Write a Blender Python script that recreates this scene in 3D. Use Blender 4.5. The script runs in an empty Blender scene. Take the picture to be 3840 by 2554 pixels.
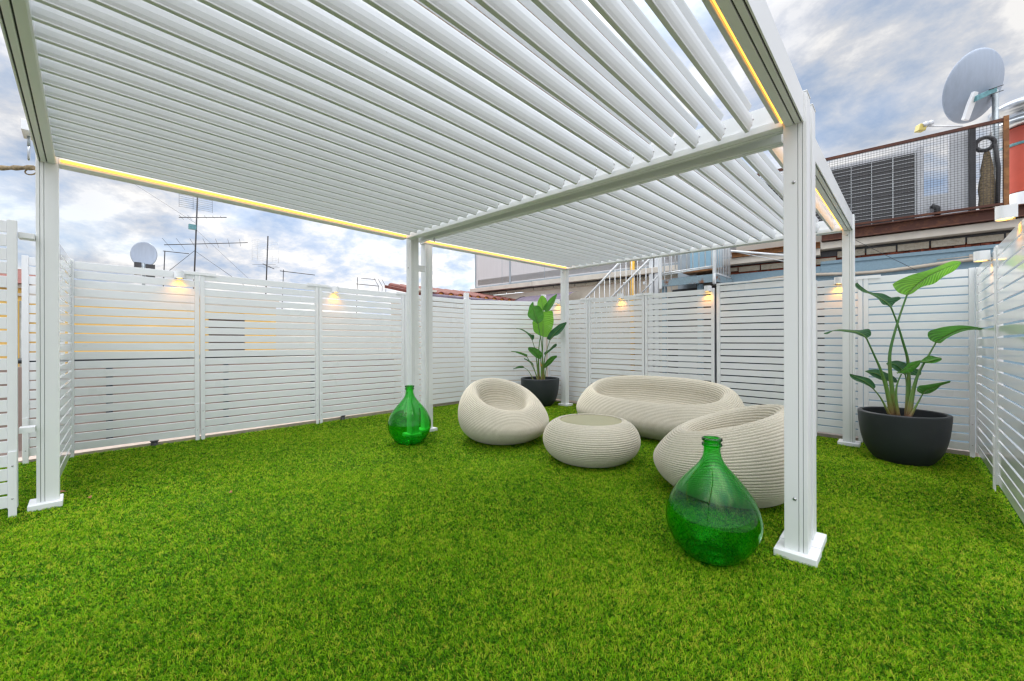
import bpy, bmesh, math, random
import numpy as np
from mathutils import Vector, Matrix
random.seed(7); rng = np.random.default_rng(11)
PI = math.pi
scene = bpy.context.scene
COL = scene.collection
CAMH = 1.25; YAW = math.radians(43.916)
CS, SN = math.cos(YAW), math.sin(YAW)
RIGHT = Vector((CS, SN, 0)); FWD = Vector((-SN, CS, 0))
def gz(x, y): return -.0043*x-.0063*y
# ------------------------------------------------------------------ materials
def newmat(name):
    m = bpy.data.materials.new(name); m.use_nodes = True
    nt = m.node_tree; nt.nodes.clear()
    out = nt.nodes.new('ShaderNodeOutputMaterial')
    b = nt.nodes.new('ShaderNodeBsdfPrincipled')
    nt.links.new(b.outputs[0], out.inputs[0])
    return m, nt, b, out
def setp(b, **k):
    for n, v in k.items():
        n = n.replace('_', ' ')
        if n in b.inputs: b.inputs[n].default_value = v
def noise(nt, scale, detail=4, rough=.55, coord='Object', vec=None, stretch=None):
    n = nt.nodes.new('ShaderNodeTexNoise')
    n.inputs['Scale'].default_value = scale; n.inputs['Detail'].default_value = detail; n.inputs['Roughness'].default_value = rough
    if vec is None:
        tc = nt.nodes.new('ShaderNodeTexCoord'); vec = tc.outputs[coord]
    if stretch:
        mp = nt.nodes.new('ShaderNodeMapping'); mp.inputs['Scale'].default_value = stretch
        nt.links.new(vec, mp.inputs['Vector']); vec = mp.outputs[0]
    nt.links.new(vec, n.inputs['Vector'])
    return n
def ramp(nt, src, stops, interp='LINEAR'):
    r = nt.nodes.new('ShaderNodeValToRGB'); r.color_ramp.interpolation = interp
    e = r.color_ramp.elements
    while len(e) < len(stops): e.new(.5)
    for i, (p, c) in enumerate(stops):
        e[i].position = p; e[i].color = (c[0], c[1], c[2], 1)
    nt.links.new(src, r.inputs[0]); return r
def bump(nt, b, src, strength=.2, dist=.01):
    n = nt.nodes.new('ShaderNodeBump'); n.inputs['Strength'].default_value = strength; n.inputs['Distance'].default_value = dist
    nt.links.new(src, n.inputs['Height']); nt.links.new(n.outputs[0], b.inputs['Normal'])
def mixcol(nt, a, b_, fac):
    n = nt.nodes.new('ShaderNodeMix'); n.data_type = 'RGBA'
    for s, v in ((n.inputs['A'], a), (n.inputs['B'], b_), (n.inputs['Factor'], fac)):
        if hasattr(v, 'is_output'): nt.links.new(v, s)
        elif isinstance(v, (int, float)): s.default_value = v
        else: s.default_value = (*v, 1)
    return n.outputs['Result']
def simple(name, c, rough=.5, var=.12, scale=6, metallic=0, bumpy=0, stretch=None, spec=.5):
    m, nt, b, o = newmat(name)
    n = noise(nt, scale, 5, .6, stretch=stretch)
    lo = [x*(1-var) for x in c]; hi = [min(1, x*(1+var)) for x in c]
    r = ramp(nt, n.outputs[0], [(.3, lo), (.7, hi)])
    nt.links.new(r.outputs[0], b.inputs['Base Color'])
    setp(b, Roughness=rough, Metallic=metallic); b.inputs['Specular IOR Level'].default_value = spec
    if bumpy: bump(nt, b, noise(nt, scale*6, 4).outputs[0], bumpy, .004)
    return m
def rusty(name, base, rust, amount=.5, scale=9):
    m, nt, b, o = newmat(name)
    n = noise(nt, scale, 8, .7)
    r = ramp(nt, n.outputs[0], [(amount-.06, base), (amount+.06, rust)])
    n2 = noise(nt, scale*7, 4)
    c = mixcol(nt, r.outputs[0], [x*.55 for x in rust], n2.outputs[0])
    c2 = mixcol(nt, r.outputs[0], c, .5)
    nt.links.new(c2, b.inputs['Base Color']); setp(b, Roughness=.75)
    bump(nt, b, n2.outputs[0], .3, .003)
    return m
def emit(name, c, s):
    m, nt, b, o = newmat(name)
    setp(b, Roughness=.5); b.inputs['Base Color'].default_value = (*c, 1)
    b.inputs['Emission Color'].default_value = (*c, 1); b.inputs['Emission Strength'].default_value = s
    return m
def white_paint(name, c, rough, var=.03, dirt=.0):
    m, nt, b, o = newmat(name)
    n = noise(nt, 1.3, 5, .6)
    r = ramp(nt, n.outputs[0], [(.3, [x*(1-var) for x in c]), (.7, c)])
    col = r.outputs[0]
    if dirt:
        n2 = noise(nt, 55, 3, .7); d = ramp(nt, n2.outputs[0], [(.73, (0, 0, 0)), (.78, (dirt, dirt, dirt))])
        col = mixcol(nt, col, (.25, .22, .18), d.outputs[0])
    nt.links.new(col, b.inputs['Base Color'])
    if name.startswith('fence'):
        ge = nt.nodes.new('ShaderNodeNewGeometry'); isl = ramp(nt, ge.outputs['Random Per Island'], [(0, (.93, .935, .94)), (1, (1, 1, 1))])
        mm_ = nt.nodes.new('ShaderNodeMix'); mm_.data_type = 'RGBA'; mm_.blend_type = 'MULTIPLY'; mm_.inputs['Factor'].default_value = 1
        nt.links.new(col, mm_.inputs['A']); nt.links.new(isl.outputs[0], mm_.inputs['B']); col = mm_.outputs['Result']
        st = noise(nt, 5, 6, .7, stretch=(1, 1, .35)); sr = ramp(nt, st.outputs[0], [(.60, (0, 0, 0)), (.80, (.22, .22, .22))]); col = mixcol(nt, col, (.52, .50, .45), sr.outputs[0])
    n3 = noise(nt, 2.2, 3); rr = ramp(nt, n3.outputs[0], [(.2, [rough*.8]*3), (.8, [rough*1.25]*3)])
    nt.links.new(rr.outputs[0], b.inputs['Roughness'])
    return m
MAT = {}
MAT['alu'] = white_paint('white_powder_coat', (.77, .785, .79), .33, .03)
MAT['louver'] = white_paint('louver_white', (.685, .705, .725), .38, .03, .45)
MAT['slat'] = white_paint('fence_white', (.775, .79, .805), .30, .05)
MAT['gloss'] = white_paint('fence_white_gloss', (.775, .79, .805), .07, .04)
MAT['groove'] = simple('dark_groove', (.03, .035, .03), .6)
MAT['groovelight'] = simple('shadow_gap', (.16, .175, .175), .6)
MAT['plate'] = white_paint('plate_white', (.80, .81, .83), .4, .05)
MAT['screw'] = simple('zinc_screw', (.45, .45, .46), .3, metallic=1)
MAT['led'] = emit('led_yellow', (1, .46, .06), 2.1)
MAT['bulb'] = emit('lamp_bulb', (1, .55, .1), 6)
MAT['seal'] = simple('dusty_seal', (.26, .2, .15), .9, .5, 60)
MAT['dark'] = simple('dark_metal', (.045, .045, .05), .5, .3)
MAT['galv'] = simple('galvanised', (.38, .42, .44), .45, .2, 12, .6)
MAT['cream'] = simple('cream_plaster', (.62, .57, .5), .85, .1, 4, bumpy=.2)
MAT['beige'] = simple('beige_render', (.56, .5, .42), .9, .12, 3, bumpy=.3)
MAT['blue'] = rusty('blue_paint', (.27, .40, .49), (.2, .3, .37), .68, 5)
MAT['bluerust'] = rusty('blue_paint_rusty', (.26, .40, .48), (.22, .09, .03), .60, 7)
MAT['rust'] = rusty('rusty_steel', (.085, .03, .022), (.16, .06, .03), .55, 10)
MAT['ruststrong'] = rusty('orange_rust', (.2, .08, .03), (.33, .15, .05), .5, 12)
MAT['redbrick'] = simple('red_brick_core', (.17, .045, .025), .95, .5, 30, bumpy=.8)
MAT['panel'] = simple('metal_panel', (.60, .59, .60), .5, .06, 2, stretch=(40, 40, .6))
MAT['panelframe'] = simple('grey_frame', (.33, .38, .42), .45, .1)
MAT['acgrill'] = simple('coil_fins', (.095, .092, .095), .6, .35, 60, stretch=(1, 1, 12))
MAT['actrim'] = simple('grille_bar', (.6, .63, .65), .4)
MAT['accase'] = simple('condenser_white', (.62, .64, .68), .4, .06)
MAT['flue'] = simple('red_flue', (.52, .09, .055), .4, .08)
MAT['steel'] = simple('bright_steel', (.5, .53, .56), .28, .15, 8, .9)
MAT['dishback'] = simple('dish_grey', (.35, .41, .51), .45, .06, 3, stretch=(8, 8, .7))
MAT['teal'] = simple('teal_bracket', (.13, .3, .33), .45, .3, 20, .3)
MAT['yellowplastic'] = simple('feed_yellow', (.55, .45, .12), .5)
MAT['rail'] = simple('white_rail', (.68, .70, .72), .4, .12)
MAT['yellowpipe'] = simple('yellow_pipe', (.75, .42, .03), .4)
MAT['ochre'] = simple('ochre_render', (.80, .53, .16), .9, .1, 2)
MAT['pink'] = simple('pink_floor', (.26, .20, .175), .9, .15, 3)
MAT['kerb'] = simple('kerb_concrete', (.46, .38, .33), .9, .15, 14, bumpy=.3)
MAT['tile'] = simple('terracotta', (.17, .048, .035), .8, .3, 10)
MAT['tileorange'] = simple('terracotta_mouth', (.75, .30, .04), .8, .2, 10)
MAT['awning'] = simple('awning_grey', (.17, .14, .19), .6, .25, 6)
MAT['conduit'] = simple('beige_conduit', (.5, .44, .36), .6)
MAT['rope'] = simple('old_rope', (.26, .2, .12), .9, .5, 40)
MAT['leaf_litter'] = simple('dry_leaf', (.3, .14, .05), .8, .3, 30)
MAT['glasstop'] = simple('olive_glass_top', (.36, .34, .19), .22, .02, spec=.3)
MAT['soil'] = simple('soil', (.03, .022, .016), .95, .5, 30, bumpy=.8)
MAT['shutter'] = simple('brown_shutter', (.085, .06, .045), .7)
MAT['ground'] = simple('city_ground', (.2, .18, .16), .9)
MAT['darkgloss'] = simple('dark_gloss', (.03, .04, .05), .15)
# concrete block course
def block_mat():
    m, nt, b, o = newmat('concrete_blocks')
    n = noise(nt, 30, 6, .7); n2 = noise(nt, 3, 3)
    r = ramp(nt, n.outputs[0], [(.3, (.25, .22, .18)), (.55, (.46, .43, .37)), (.75, (.58, .55, .5))])
    c = mixcol(nt, r.outputs[0], (.42, .36, .26), n2.outputs[0])
    nt.links.new(c, b.inputs['Base Color']); setp(b, Roughness=.95); bump(nt, b, n.outputs[0], .6, .01)
    return m
MAT['block'] = block_mat()
def checker_plate():
    m, nt, b, o = newmat('blue_checker_plate')
    tc = nt.nodes.new('ShaderNodeTexCoord')
    mp = nt.nodes.new('ShaderNodeMapping'); mp.inputs['Rotation'].default_value = (0, .785, 0); mp.inputs['Scale'].default_value = (28, 28, 28)
    nt.links.new(tc.outputs['Object'], mp.inputs[0])
    w = nt.nodes.new('ShaderNodeTexVoronoi'); nt.links.new(mp.outputs[0], w.inputs['Vector']); w.inputs['Randomness'].default_value = .1
    r = ramp(nt, w.outputs['Distance'], [(.25, (.2, .36, .47)), (.4, (.3, .47, .58))])
    n = noise(nt, 7, 6, .7); rr = ramp(nt, n.outputs[0], [(.66, (0, 0, 0)), (.72, (1, 1, 1))])
    c = mixcol(nt, r.outputs[0], (.3, .12, .04), rr.outputs[0])
    nt.links.new(c, b.inputs['Base Color']); setp(b, Roughness=.5); bump(nt, b, w.outputs['Distance'], .5, .004)
    return m
MAT['checker'] = checker_plate()
def stone_mat():
    m, nt, b, o = newmat('cream_ribbed_resin')
    n = noise(nt, 260, 3, .7)
    r = ramp(nt, n.outputs[0], [(.34, (.27, .24, .17)), (.5, (.55, .51, .41)), (.7, (.65, .61, .50))])
    ns = noise(nt, 3.5, 5); c_ = mixcol(nt, r.outputs[0], (.40, .36, .26), ramp(nt, ns.outputs[0], [(.5, (0, 0, 0)), (.8, (.35, .35, .35))]).outputs[0])
    nt.links.new(c_, b.inputs['Base Color']); setp(b, Roughness=.8)
    bump(nt, b, n.outputs[0], .25, .002)
    return m
MAT['resin'] = stone_mat()
def pot_mat():
    m, nt, b, o = newmat('anthracite_pot')
    n = noise(nt, 90, 4, .7); n2 = noise(nt, 2.5, 4)
    r = ramp(nt, n2.outputs[0], [(.3, (.018, .022, .027)), (.7, (.028, .033, .040))])
    nt.links.new(r.outputs[0], b.inputs['Base Color']); setp(b, Roughness=.5); bump(nt, b, n.outputs[0], .15, .002)
    return m
MAT['pot'] = pot_mat()
def glass_mat():
    m, nt, b, o = newmat('green_glass')
    setp(b, Roughness=.0, IOR=1.36); b.inputs['Transmission Weight'].default_value = 1
    b.inputs['Base Color'].default_value = (.78, .98, .79, 1)
    va = nt.nodes.new('ShaderNodeVolumeAbsorption'); va.inputs['Color'].default_value = (.03, .88, .07, 1); va.inputs['Density'].default_value = 210
    nt.links.new(va.outputs[0], o.inputs['Volume'])
    return m
MAT['glass'] = glass_mat()
def leaf_mat(name, dark, light):
    m, nt, b, o = newmat(name)
    uv = nt.nodes.new('ShaderNodeAttribute'); uv.attribute_name = 'vein'
    w = nt.nodes.new('ShaderNodeTexWave'); w.inputs['Scale'].default_value = 2.4; w.inputs['Distortion'].default_value = .6; w.inputs['Detail'].default_value = 2
    nt.links.new(uv.outputs['Vector'], w.inputs['Vector'])
    n = noise(nt, 5, 4)
    r = ramp(nt, n.outputs[0], [(.3, dark), (.7, light)])
    c = mixcol(nt, r.outputs[0], [x*1.35 for x in light], ramp(nt, w.outputs['Fac'], [(.5, (0, 0, 0)), (.95, (.9, .9, .9))]).outputs[0])
    nt.links.new(c, b.inputs['Base Color']); setp(b, Roughness=.38)
    bump(nt, b, w.outputs['Fac'], .5, .008)
    tr = nt.nodes.new('ShaderNodeBsdfTranslucent'); nt.links.new(c, tr.inputs[0])
    mx = nt.nodes.new('ShaderNodeMixShader'); mx.inputs[0].default_value = .35
    nt.links.new(b.outputs[0], mx.inputs[1]); nt.links.new(tr.outputs[0], mx.inputs[2]); nt.links.new(mx.outputs[0], o.inputs[0])
    return m
MAT['leaf'] = leaf_mat('strelitzia_leaf', (.035, .14, .022), (.075, .26, .03))
MAT['leafbright'] = leaf_mat('strelitzia_leaf_young', (.10, .30, .025), (.17, .42, .04))
MAT['leafdark'] = leaf_mat('strelitzia_leaf_old', (.014, .07, .026), (.03, .125, .04))
def stem_mat():
    m, nt, b, o = newmat('strelitzia_stalk')
    at = nt.nodes.new('ShaderNodeAttribute'); at.attribute_name = 'vein'
    sp = nt.nodes.new('ShaderNodeSeparateXYZ'); nt.links.new(at.outputs['Vector'], sp.inputs[0])
    r = ramp(nt, sp.outputs[0], [(0, (.16, .06, .05)), (.16, (.22, .2, .06)), (.34, (.13, .25, .05)), (1, (.045, .15, .03))])
    n = noise(nt, 14, 4); c = mixcol(nt, r.outputs[0], (.25, .16, .05), ramp(nt, n.outputs[0], [(.55, (0, 0, 0)), (.8, (.5, .5, .5))]).outputs[0])
    nt.links.new(c, b.inputs['Base Color']); setp(b, Roughness=.4)
    return m
MAT['stem'] = stem_mat()
def grass_mat():
    m, nt, b, o = newmat('turf_blades')
    at = nt.nodes.new('ShaderNodeAttribute'); at.attribute_name = 'tone'
    r = ramp(nt, at.outputs['Fac'], [(0, (.014, .07, .002)), (.28, (.06, .23, .003)), (.54, (.17, .44, .005)), (.78, (.38, .61, .012)), (.94, (.60, .61, .06)), (1, (.36, .2, .04))])
    nt.links.new(r.outputs[0], b.inputs['Base Color']); setp(b, Roughness=.45); b.inputs['Specular IOR Level'].default_value = .12
    tr = nt.nodes.new('ShaderNodeBsdfTranslucent'); nt.links.new(r.outputs[0], tr.inputs[0])
    mx = nt.nodes.new('ShaderNodeMixShader'); mx.inputs[0].default_value = .4
    nt.links.new(b.outputs[0], mx.inputs[1]); nt.links.new(tr.outputs[0], mx.inputs[2]); nt.links.new(mx.outputs[0], o.inputs[0])
    return m
MAT['grass'] = grass_mat()
def turf_base():
    m, nt, b, o = newmat('turf_thatch')
    n = noise(nt, 60, 6, .7)
    r = ramp(nt, n.outputs[0], [(.3, (.006, .02, .002)), (.6, (.03, .08, .004)), (.8, (.06, .08, .012))])
    nt.links.new(r.outputs[0], b.inputs['Base Color']); setp(b, Roughness=1.0); b.inputs['Specular IOR Level'].default_value = .02
    return m
MAT['turf'] = turf_base()
# ------------------------------------------------------------------ mesh helpers
class MB:
    def __init__(s): s.v = []; s.f = []; s.sm = []
    def add(s, vs, fs, smooth=False):
        n = len(s.v); s.v += [tuple(v) for v in vs]; s.f += [tuple(i+n for i in f) for f in fs]; s.sm += [smooth]*len(fs); return s
    def box(s, x0, x1, y0, y1, z0, z1, fn=None):
        vs = [(x, y, z) for z in (z0, z1) for y in (y0, y1) for x in (x0, x1)]
        if fn: vs = [fn(*v) for v in vs]
        return s.add(vs, [(0, 2, 3, 1), (4, 5, 7, 6), (0, 1, 5, 4), (2, 6, 7, 3), (0, 4, 6, 2), (1, 3, 7, 5)])
    def prism(s, poly, fn, t0, t1, steps=1, smooth=False):
        # poly [(a,b)], fn(a,b,t)->xyz
        n = len(poly); vs = []; fs = []
        for i in range(steps+1):
            t = t0+(t1-t0)*i/steps
            vs += [fn(a, b, t) for a, b in poly]
        for i in range(steps):
            for j in range(n):
                k = (j+1) % n; fs.append((i*n+j, i*n+k, (i+1)*n+k, (i+1)*n+j))
        s.add(vs, fs, smooth); s.add(vs[:n], [tuple(range(n))[::-1]]); s.add(vs[-n:], [tuple(range(n))])
        return s
    def tube(s, pts, r, n=8, caps=True, smooth=True):
        pts = [Vector(p) for p in pts]; m = len(pts)
        rs = r if isinstance(r, (list, tuple)) else [r]*m
        up = None; vs = []
        for i, p in enumerate(pts):
            d = (pts[min(i+1, m-1)]-pts[max(i-1, 0)]).normalized()
            if up is None: up = Vector((0, 0, 1)) if abs(d.z) < .9 else Vector((1, 0, 0))
            a = d.cross(up)
            if a.length < 1e-5: a = d.orthogonal()
            a.normalize(); b = a.cross(d).normalized(); up = b
            for j in range(n):
                t = 2*PI*j/n; vs.append(p+(a*math.cos(t)+b*math.sin(t))*rs[i])
        fs = [(i*n+j, i*n+(j+1) % n, (i+1)*n+(j+1) % n, (i+1)*n+j) for i in range(m-1) for j in range(n)]
        s.add(vs, fs, smooth)
        if caps: s.add(vs[:n], [tuple(range(n))[::-1]]); s.add(vs[-n:], [tuple(range(n))])
        return s
    def lathe(s, prof, c, n=32, smooth=True, M=None):
        vs = []; m = len(prof)
        for r, z in prof:
            for j in range(n):
                t = 2*PI*j/n; p = Vector((r*math.cos(t), r*math.sin(t), z))
                if M is not None: p = M @ p
                vs.append(p+Vector(c))
        fs = [(i*n+j, i*n+(j+1) % n, (i+1)*n+(j+1) % n, (i+1)*n+j) for i in range(m-1) for j in range(n)]
        s.add(vs, fs, smooth)
        return s
    def disc(s, c, r, n=16, nrm=(0, 0, 1)):
        q = Vector(nrm).to_track_quat('Z', 'Y'); c = Vector(c)
        vs = [c+q @ Vector((r*math.cos(2*PI*j/n), r*math.sin(2*PI*j/n), 0)) for j in range(n)]
        return s.add(vs, [tuple(range(n))])
    def build(s, name, mat, parent=None, bevel=0, label=None):
        me = bpy.data.meshes.new(name)
        off = Vector((0, 0, 0)); p = parent
        while p is not None: off += p.location; p = p.parent
        if parent is None:
            a = np.array(s.v); off = Vector(((a[:, 0].min()+a[:, 0].max())/2, (a[:, 1].min()+a[:, 1].max())/2, a[:, 2].min()))
        me.from_pydata([tuple(Vector(v)-off) for v in s.v], [], s.f)
        me.polygons.foreach_set('use_smooth', s.sm)
        me.materials.append(mat if not isinstance(mat, str) else MAT[mat]); me.update()
        bm = bmesh.new(); bm.from_mesh(me); bmesh.ops.remove_doubles(bm, verts=bm.verts, dist=1e-6); bmesh.ops.recalc_face_normals(bm, faces=bm.faces); bm.to_mesh(me); bm.free()
        o = bpy.data.objects.new(name, me); COL.objects.link(o)
        if parent is None: o.location = off
        else: o.parent = parent
        if bevel:
            md = o.modifiers.new('bevel', 'BEVEL'); md.width = bevel; md.segments = 2; md.limit_method = 'ANGLE'; md.angle_limit = math.radians(40)
        if label: o['label'] = label
        return o
def tag(o, label, cat, group=None):
    o['label'] = label; o['category'] = cat
    if group: o['group'] = group
    return o
def thing(name, label, cat, loc, group=None):
    o = bpy.data.objects.new(name, None); o.empty_display_size = .1; COL.objects.link(o); o.location = loc
    return tag(o, label, cat, group)
def struct(o, kind='structure'): o['kind'] = kind; return o
# ------------------------------------------------------------------ setting
mb = MB(); mb.box(-1500, 1500, -1500, 1500, -9.2, -9); struct(mb.build('ground', 'ground'))
mb = MB(); mb.box(-12.4, 1.6, -7, 14, -.5, -.16); struct(mb.build('roof_terrace', 'pink'))
mb = MB(); mb.add([(-6.42, -3, gz(-6.42, -3)), (.6, -3, gz(.6, -3)), (.6, 6.8, gz(.6, 6.8)), (-6.42, 6.8, gz(-6.42, 6.8))], [(0, 1, 2, 3)])
struct(mb.build('lawn_base', 'turf'))
mb = MB()
mb.box(-6.62, -6.425, -3, 5.34, -.15, .055)
mb.box(-5.5, .56, 6.8, 6.98, -.15, -.0)
mb.prism([(-6.62, 5.34), (-6.425, 5.34), (-5.49, 6.8), (-5.5, 6.98), (-5.6, 6.98)], lambda a, b, t: (a, b, t), -.15, .035)
struct(mb.build('kerb', 'kerb'))
# ---- turf blades
def make_grass():
    N = 640000
    pts = []
    def inlawn(x, y):
        diag = (x+6.40)*1.33 < (y-5.27)
        return (x > -6.41) & (x < .565) & (y < 6.77) & ~diag
    def region(sp, d0, d1):     # jittered grid of tufts
        gx_, gy_ = np.meshgrid(np.arange(-6.45, .6, sp), np.arange(-1.6, 6.8, sp)); x = gx_.ravel(); y = gy_.ravel()
        x = x+rng.uniform(-.48, .48, len(x))*sp; y = y+rng.uniform(-.48, .48, len(y))*sp
        dep = -SN*x+CS*y; r_ = CS*x+SN*y; d = np.hypot(dep, r_)
        ok = inlawn(x, y) & (d >= d0) & (d < d1) & (dep > .1) & (np.abs(r_) < 1.28*dep+.7)
        return np.stack([x[ok], y[ok], d[ok]], 1)
    P = np.concatenate([region(.0102, 1.0, 2.7), region(.0130, 2.7, 4.3), region(.0165, 4.3, 6.3), region(.021, 6.3, 9.6), region(.025, .2, 1.0)])
    per = 6; T = len(P)
    def fld(fx, fy, sx, sy, ph): return np.sin(tx*fx+1.7*np.sin(ty*sy+ph))*np.cos(ty*fy+1.3*np.sin(tx*sx+ph*2))
    P = P[rng.random(len(P)) > .09]; T = len(P); tx, ty, td = P.T
    patch = .5*fld(1.1, 1.4, .8, 1.9, .4)+.3*fld(3.1, 2.6, 2.2, 1.2, 2.)+.2*fld(7.3, 8.1, 3.2, 4.1, 4.4)
    fine = .6*fld(19, 23, 9, 13, 1.1)+.6*fld(41, 37, 23, 17, 3.3)
    tang = rng.uniform(0, 2*PI, T); tl = rng.gamma(2.4, .0030, T)
    tlx = np.cos(tang)*tl+.004*patch; tly = np.sin(tang)*tl+.004*patch      # each tuft lies its own way
    ttone = .54+.19*rng.normal(0, 1, T)+.10*patch+.11*fine
    th_ = rng.uniform(.009, .018, T)*(1+.12*patch+.12*fine)
    rep = lambda a: np.repeat(a, per)
    n = T*per; d = rep(td); k = (1+.22*np.clip(d-1.6, 0, 9))
    x = rep(tx)+rng.normal(0, .0022, n)*k; y = rep(ty)+rng.normal(0, .0022, n)*k
    ang = rng.uniform(0, 2*PI, n); ln = rng.gamma(2.2, .0030, n)+.002
    dx = rep(tlx)+np.cos(ang)*ln*k**.6; dy = rep(tly)+np.sin(ang)*ln*k**.6
    h = rep(th_)*rng.uniform(.65, 1.08, n)
    w = (.00075+.0005*rng.random(n))*k
    pa = ang+PI/2+rng.normal(0, .6, n)
    wx = np.cos(pa)*w; wy = np.sin(pa)*w
    inside = inlawn(x, y)
    z0 = gz(x, y)
    curl = rng.normal(0, .004, (n, 2))
    V = np.zeros((n, 5, 3))
    V[:, 0] = np.stack([x-wx, y-wy, z0-.002], 1); V[:, 1] = np.stack([x+wx, y+wy, z0-.002], 1)
    mx = x+dx*.4+curl[:, 0]; my = y+dy*.4+curl[:, 1]
    V[:, 2] = np.stack([mx+wx*.85, my+wy*.85, z0+h*.72], 1); V[:, 3] = np.stack([mx-wx*.85, my-wy*.85, z0+h*.72], 1)
    V[:, 4] = np.stack([x+dx, y+dy, z0+h], 1)
    me = bpy.data.meshes.new('turf_blades')
    me.vertices.add(n*5); me.vertices.foreach_set('co', V.reshape(-1).astype(np.float32))
    base = (np.arange(n)*5)[:, None]
    loops = np.concatenate([base+np.array([0, 1, 2, 3]), base+np.array([3, 2, 4])], 1).reshape(-1)
    me.loops.add(n*7); me.loops.foreach_set('vertex_index', loops.astype(np.int32))
    st = np.stack([np.arange(n)*7, np.arange(n)*7+4], 1).reshape(-1)
    me.polygons.add(n*2); me.polygons.foreach_set('loop_start', st.astype(np.int32))
    me.update(calc_edges=True)
    tone = np.clip(rep(ttone)+.17*rng.normal(0, 1, n), 0, .93)
    br = rng.random(n); tone[br < .045] = rng.uniform(.9, 1, (br < .045).sum())
    a = me.attributes.new('tone', 'FLOAT', 'POINT'); a.data.foreach_set('value', np.repeat(tone, 5).astype(np.float32))
    me.materials.append(MAT['grass'])
    o = bpy.data.objects.new('artificial_grass', me); COL.objects.link(o)
    tag(o, 'bright green artificial grass covering the roof terrace floor', 'grass'); o['kind'] = 'stuff'
make_grass()
# ------------------------------------------------------------------ pergola
def bil(x, y, xl, xr, y0, y1, a, b, c, d):   # a:(xl,y0) b:(xl,y1) c:(xr,y0) d:(xr,y1)
    u = (x-xl)/(xr-xl); v = (y-y0)/(y1-y0)
    return a*(1-u)*(1-v)+b*(1-u)*v+c*u*(1-v)+d*u*v
BEAM = [(0, .008), (.008, 0), (.044, 0), (.044, .012), (.051, .012), (.051, 0), (.077, 0), (.077, .012), (.084, .012), (.084, 0), (.092, 0), (.092, .165), (.022, .165), (.022, .052), (0, .05)]
LOUV = [(-.017, 0), (.002, 0), (.004, .002), (.004, .008), (.010, .022), (.016, .045), (.0185, .07), (.016, .095), (.008, .112), (-.002, .117), (.0005, .1215), (.0165, .149), (.0185, .157), (.012, .159), (.004, .150), (-.008, .132), (-.014, .116), (-.013, .05), (-.0145, .012), (-.017, .006)]
def post_poly(x0, x1, y0, y1):
    # square post with two grooves near its outer edge on the front and inner faces
    w = .0028; d = .0055
    xs = [x0+(x1-x0)*t for t in (.62, .81)]; ys = [y0+(y1-y0)*t for t in (.18, .36)]
    p = [(x0, y0)]
    for x in xs: p += [(x-w/2, y0), (x-w/2, y0+d), (x+w/2, y0+d), (x+w/2, y0)]
    p += [(x1, y0)]
    for y in ys: p += [(x1, y-w/2), (x1-d, y-w/2), (x1-d, y+w/2), (x1, y+w/2)]
    p += [(x1, y1), (x0, y1)]
    return p
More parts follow.
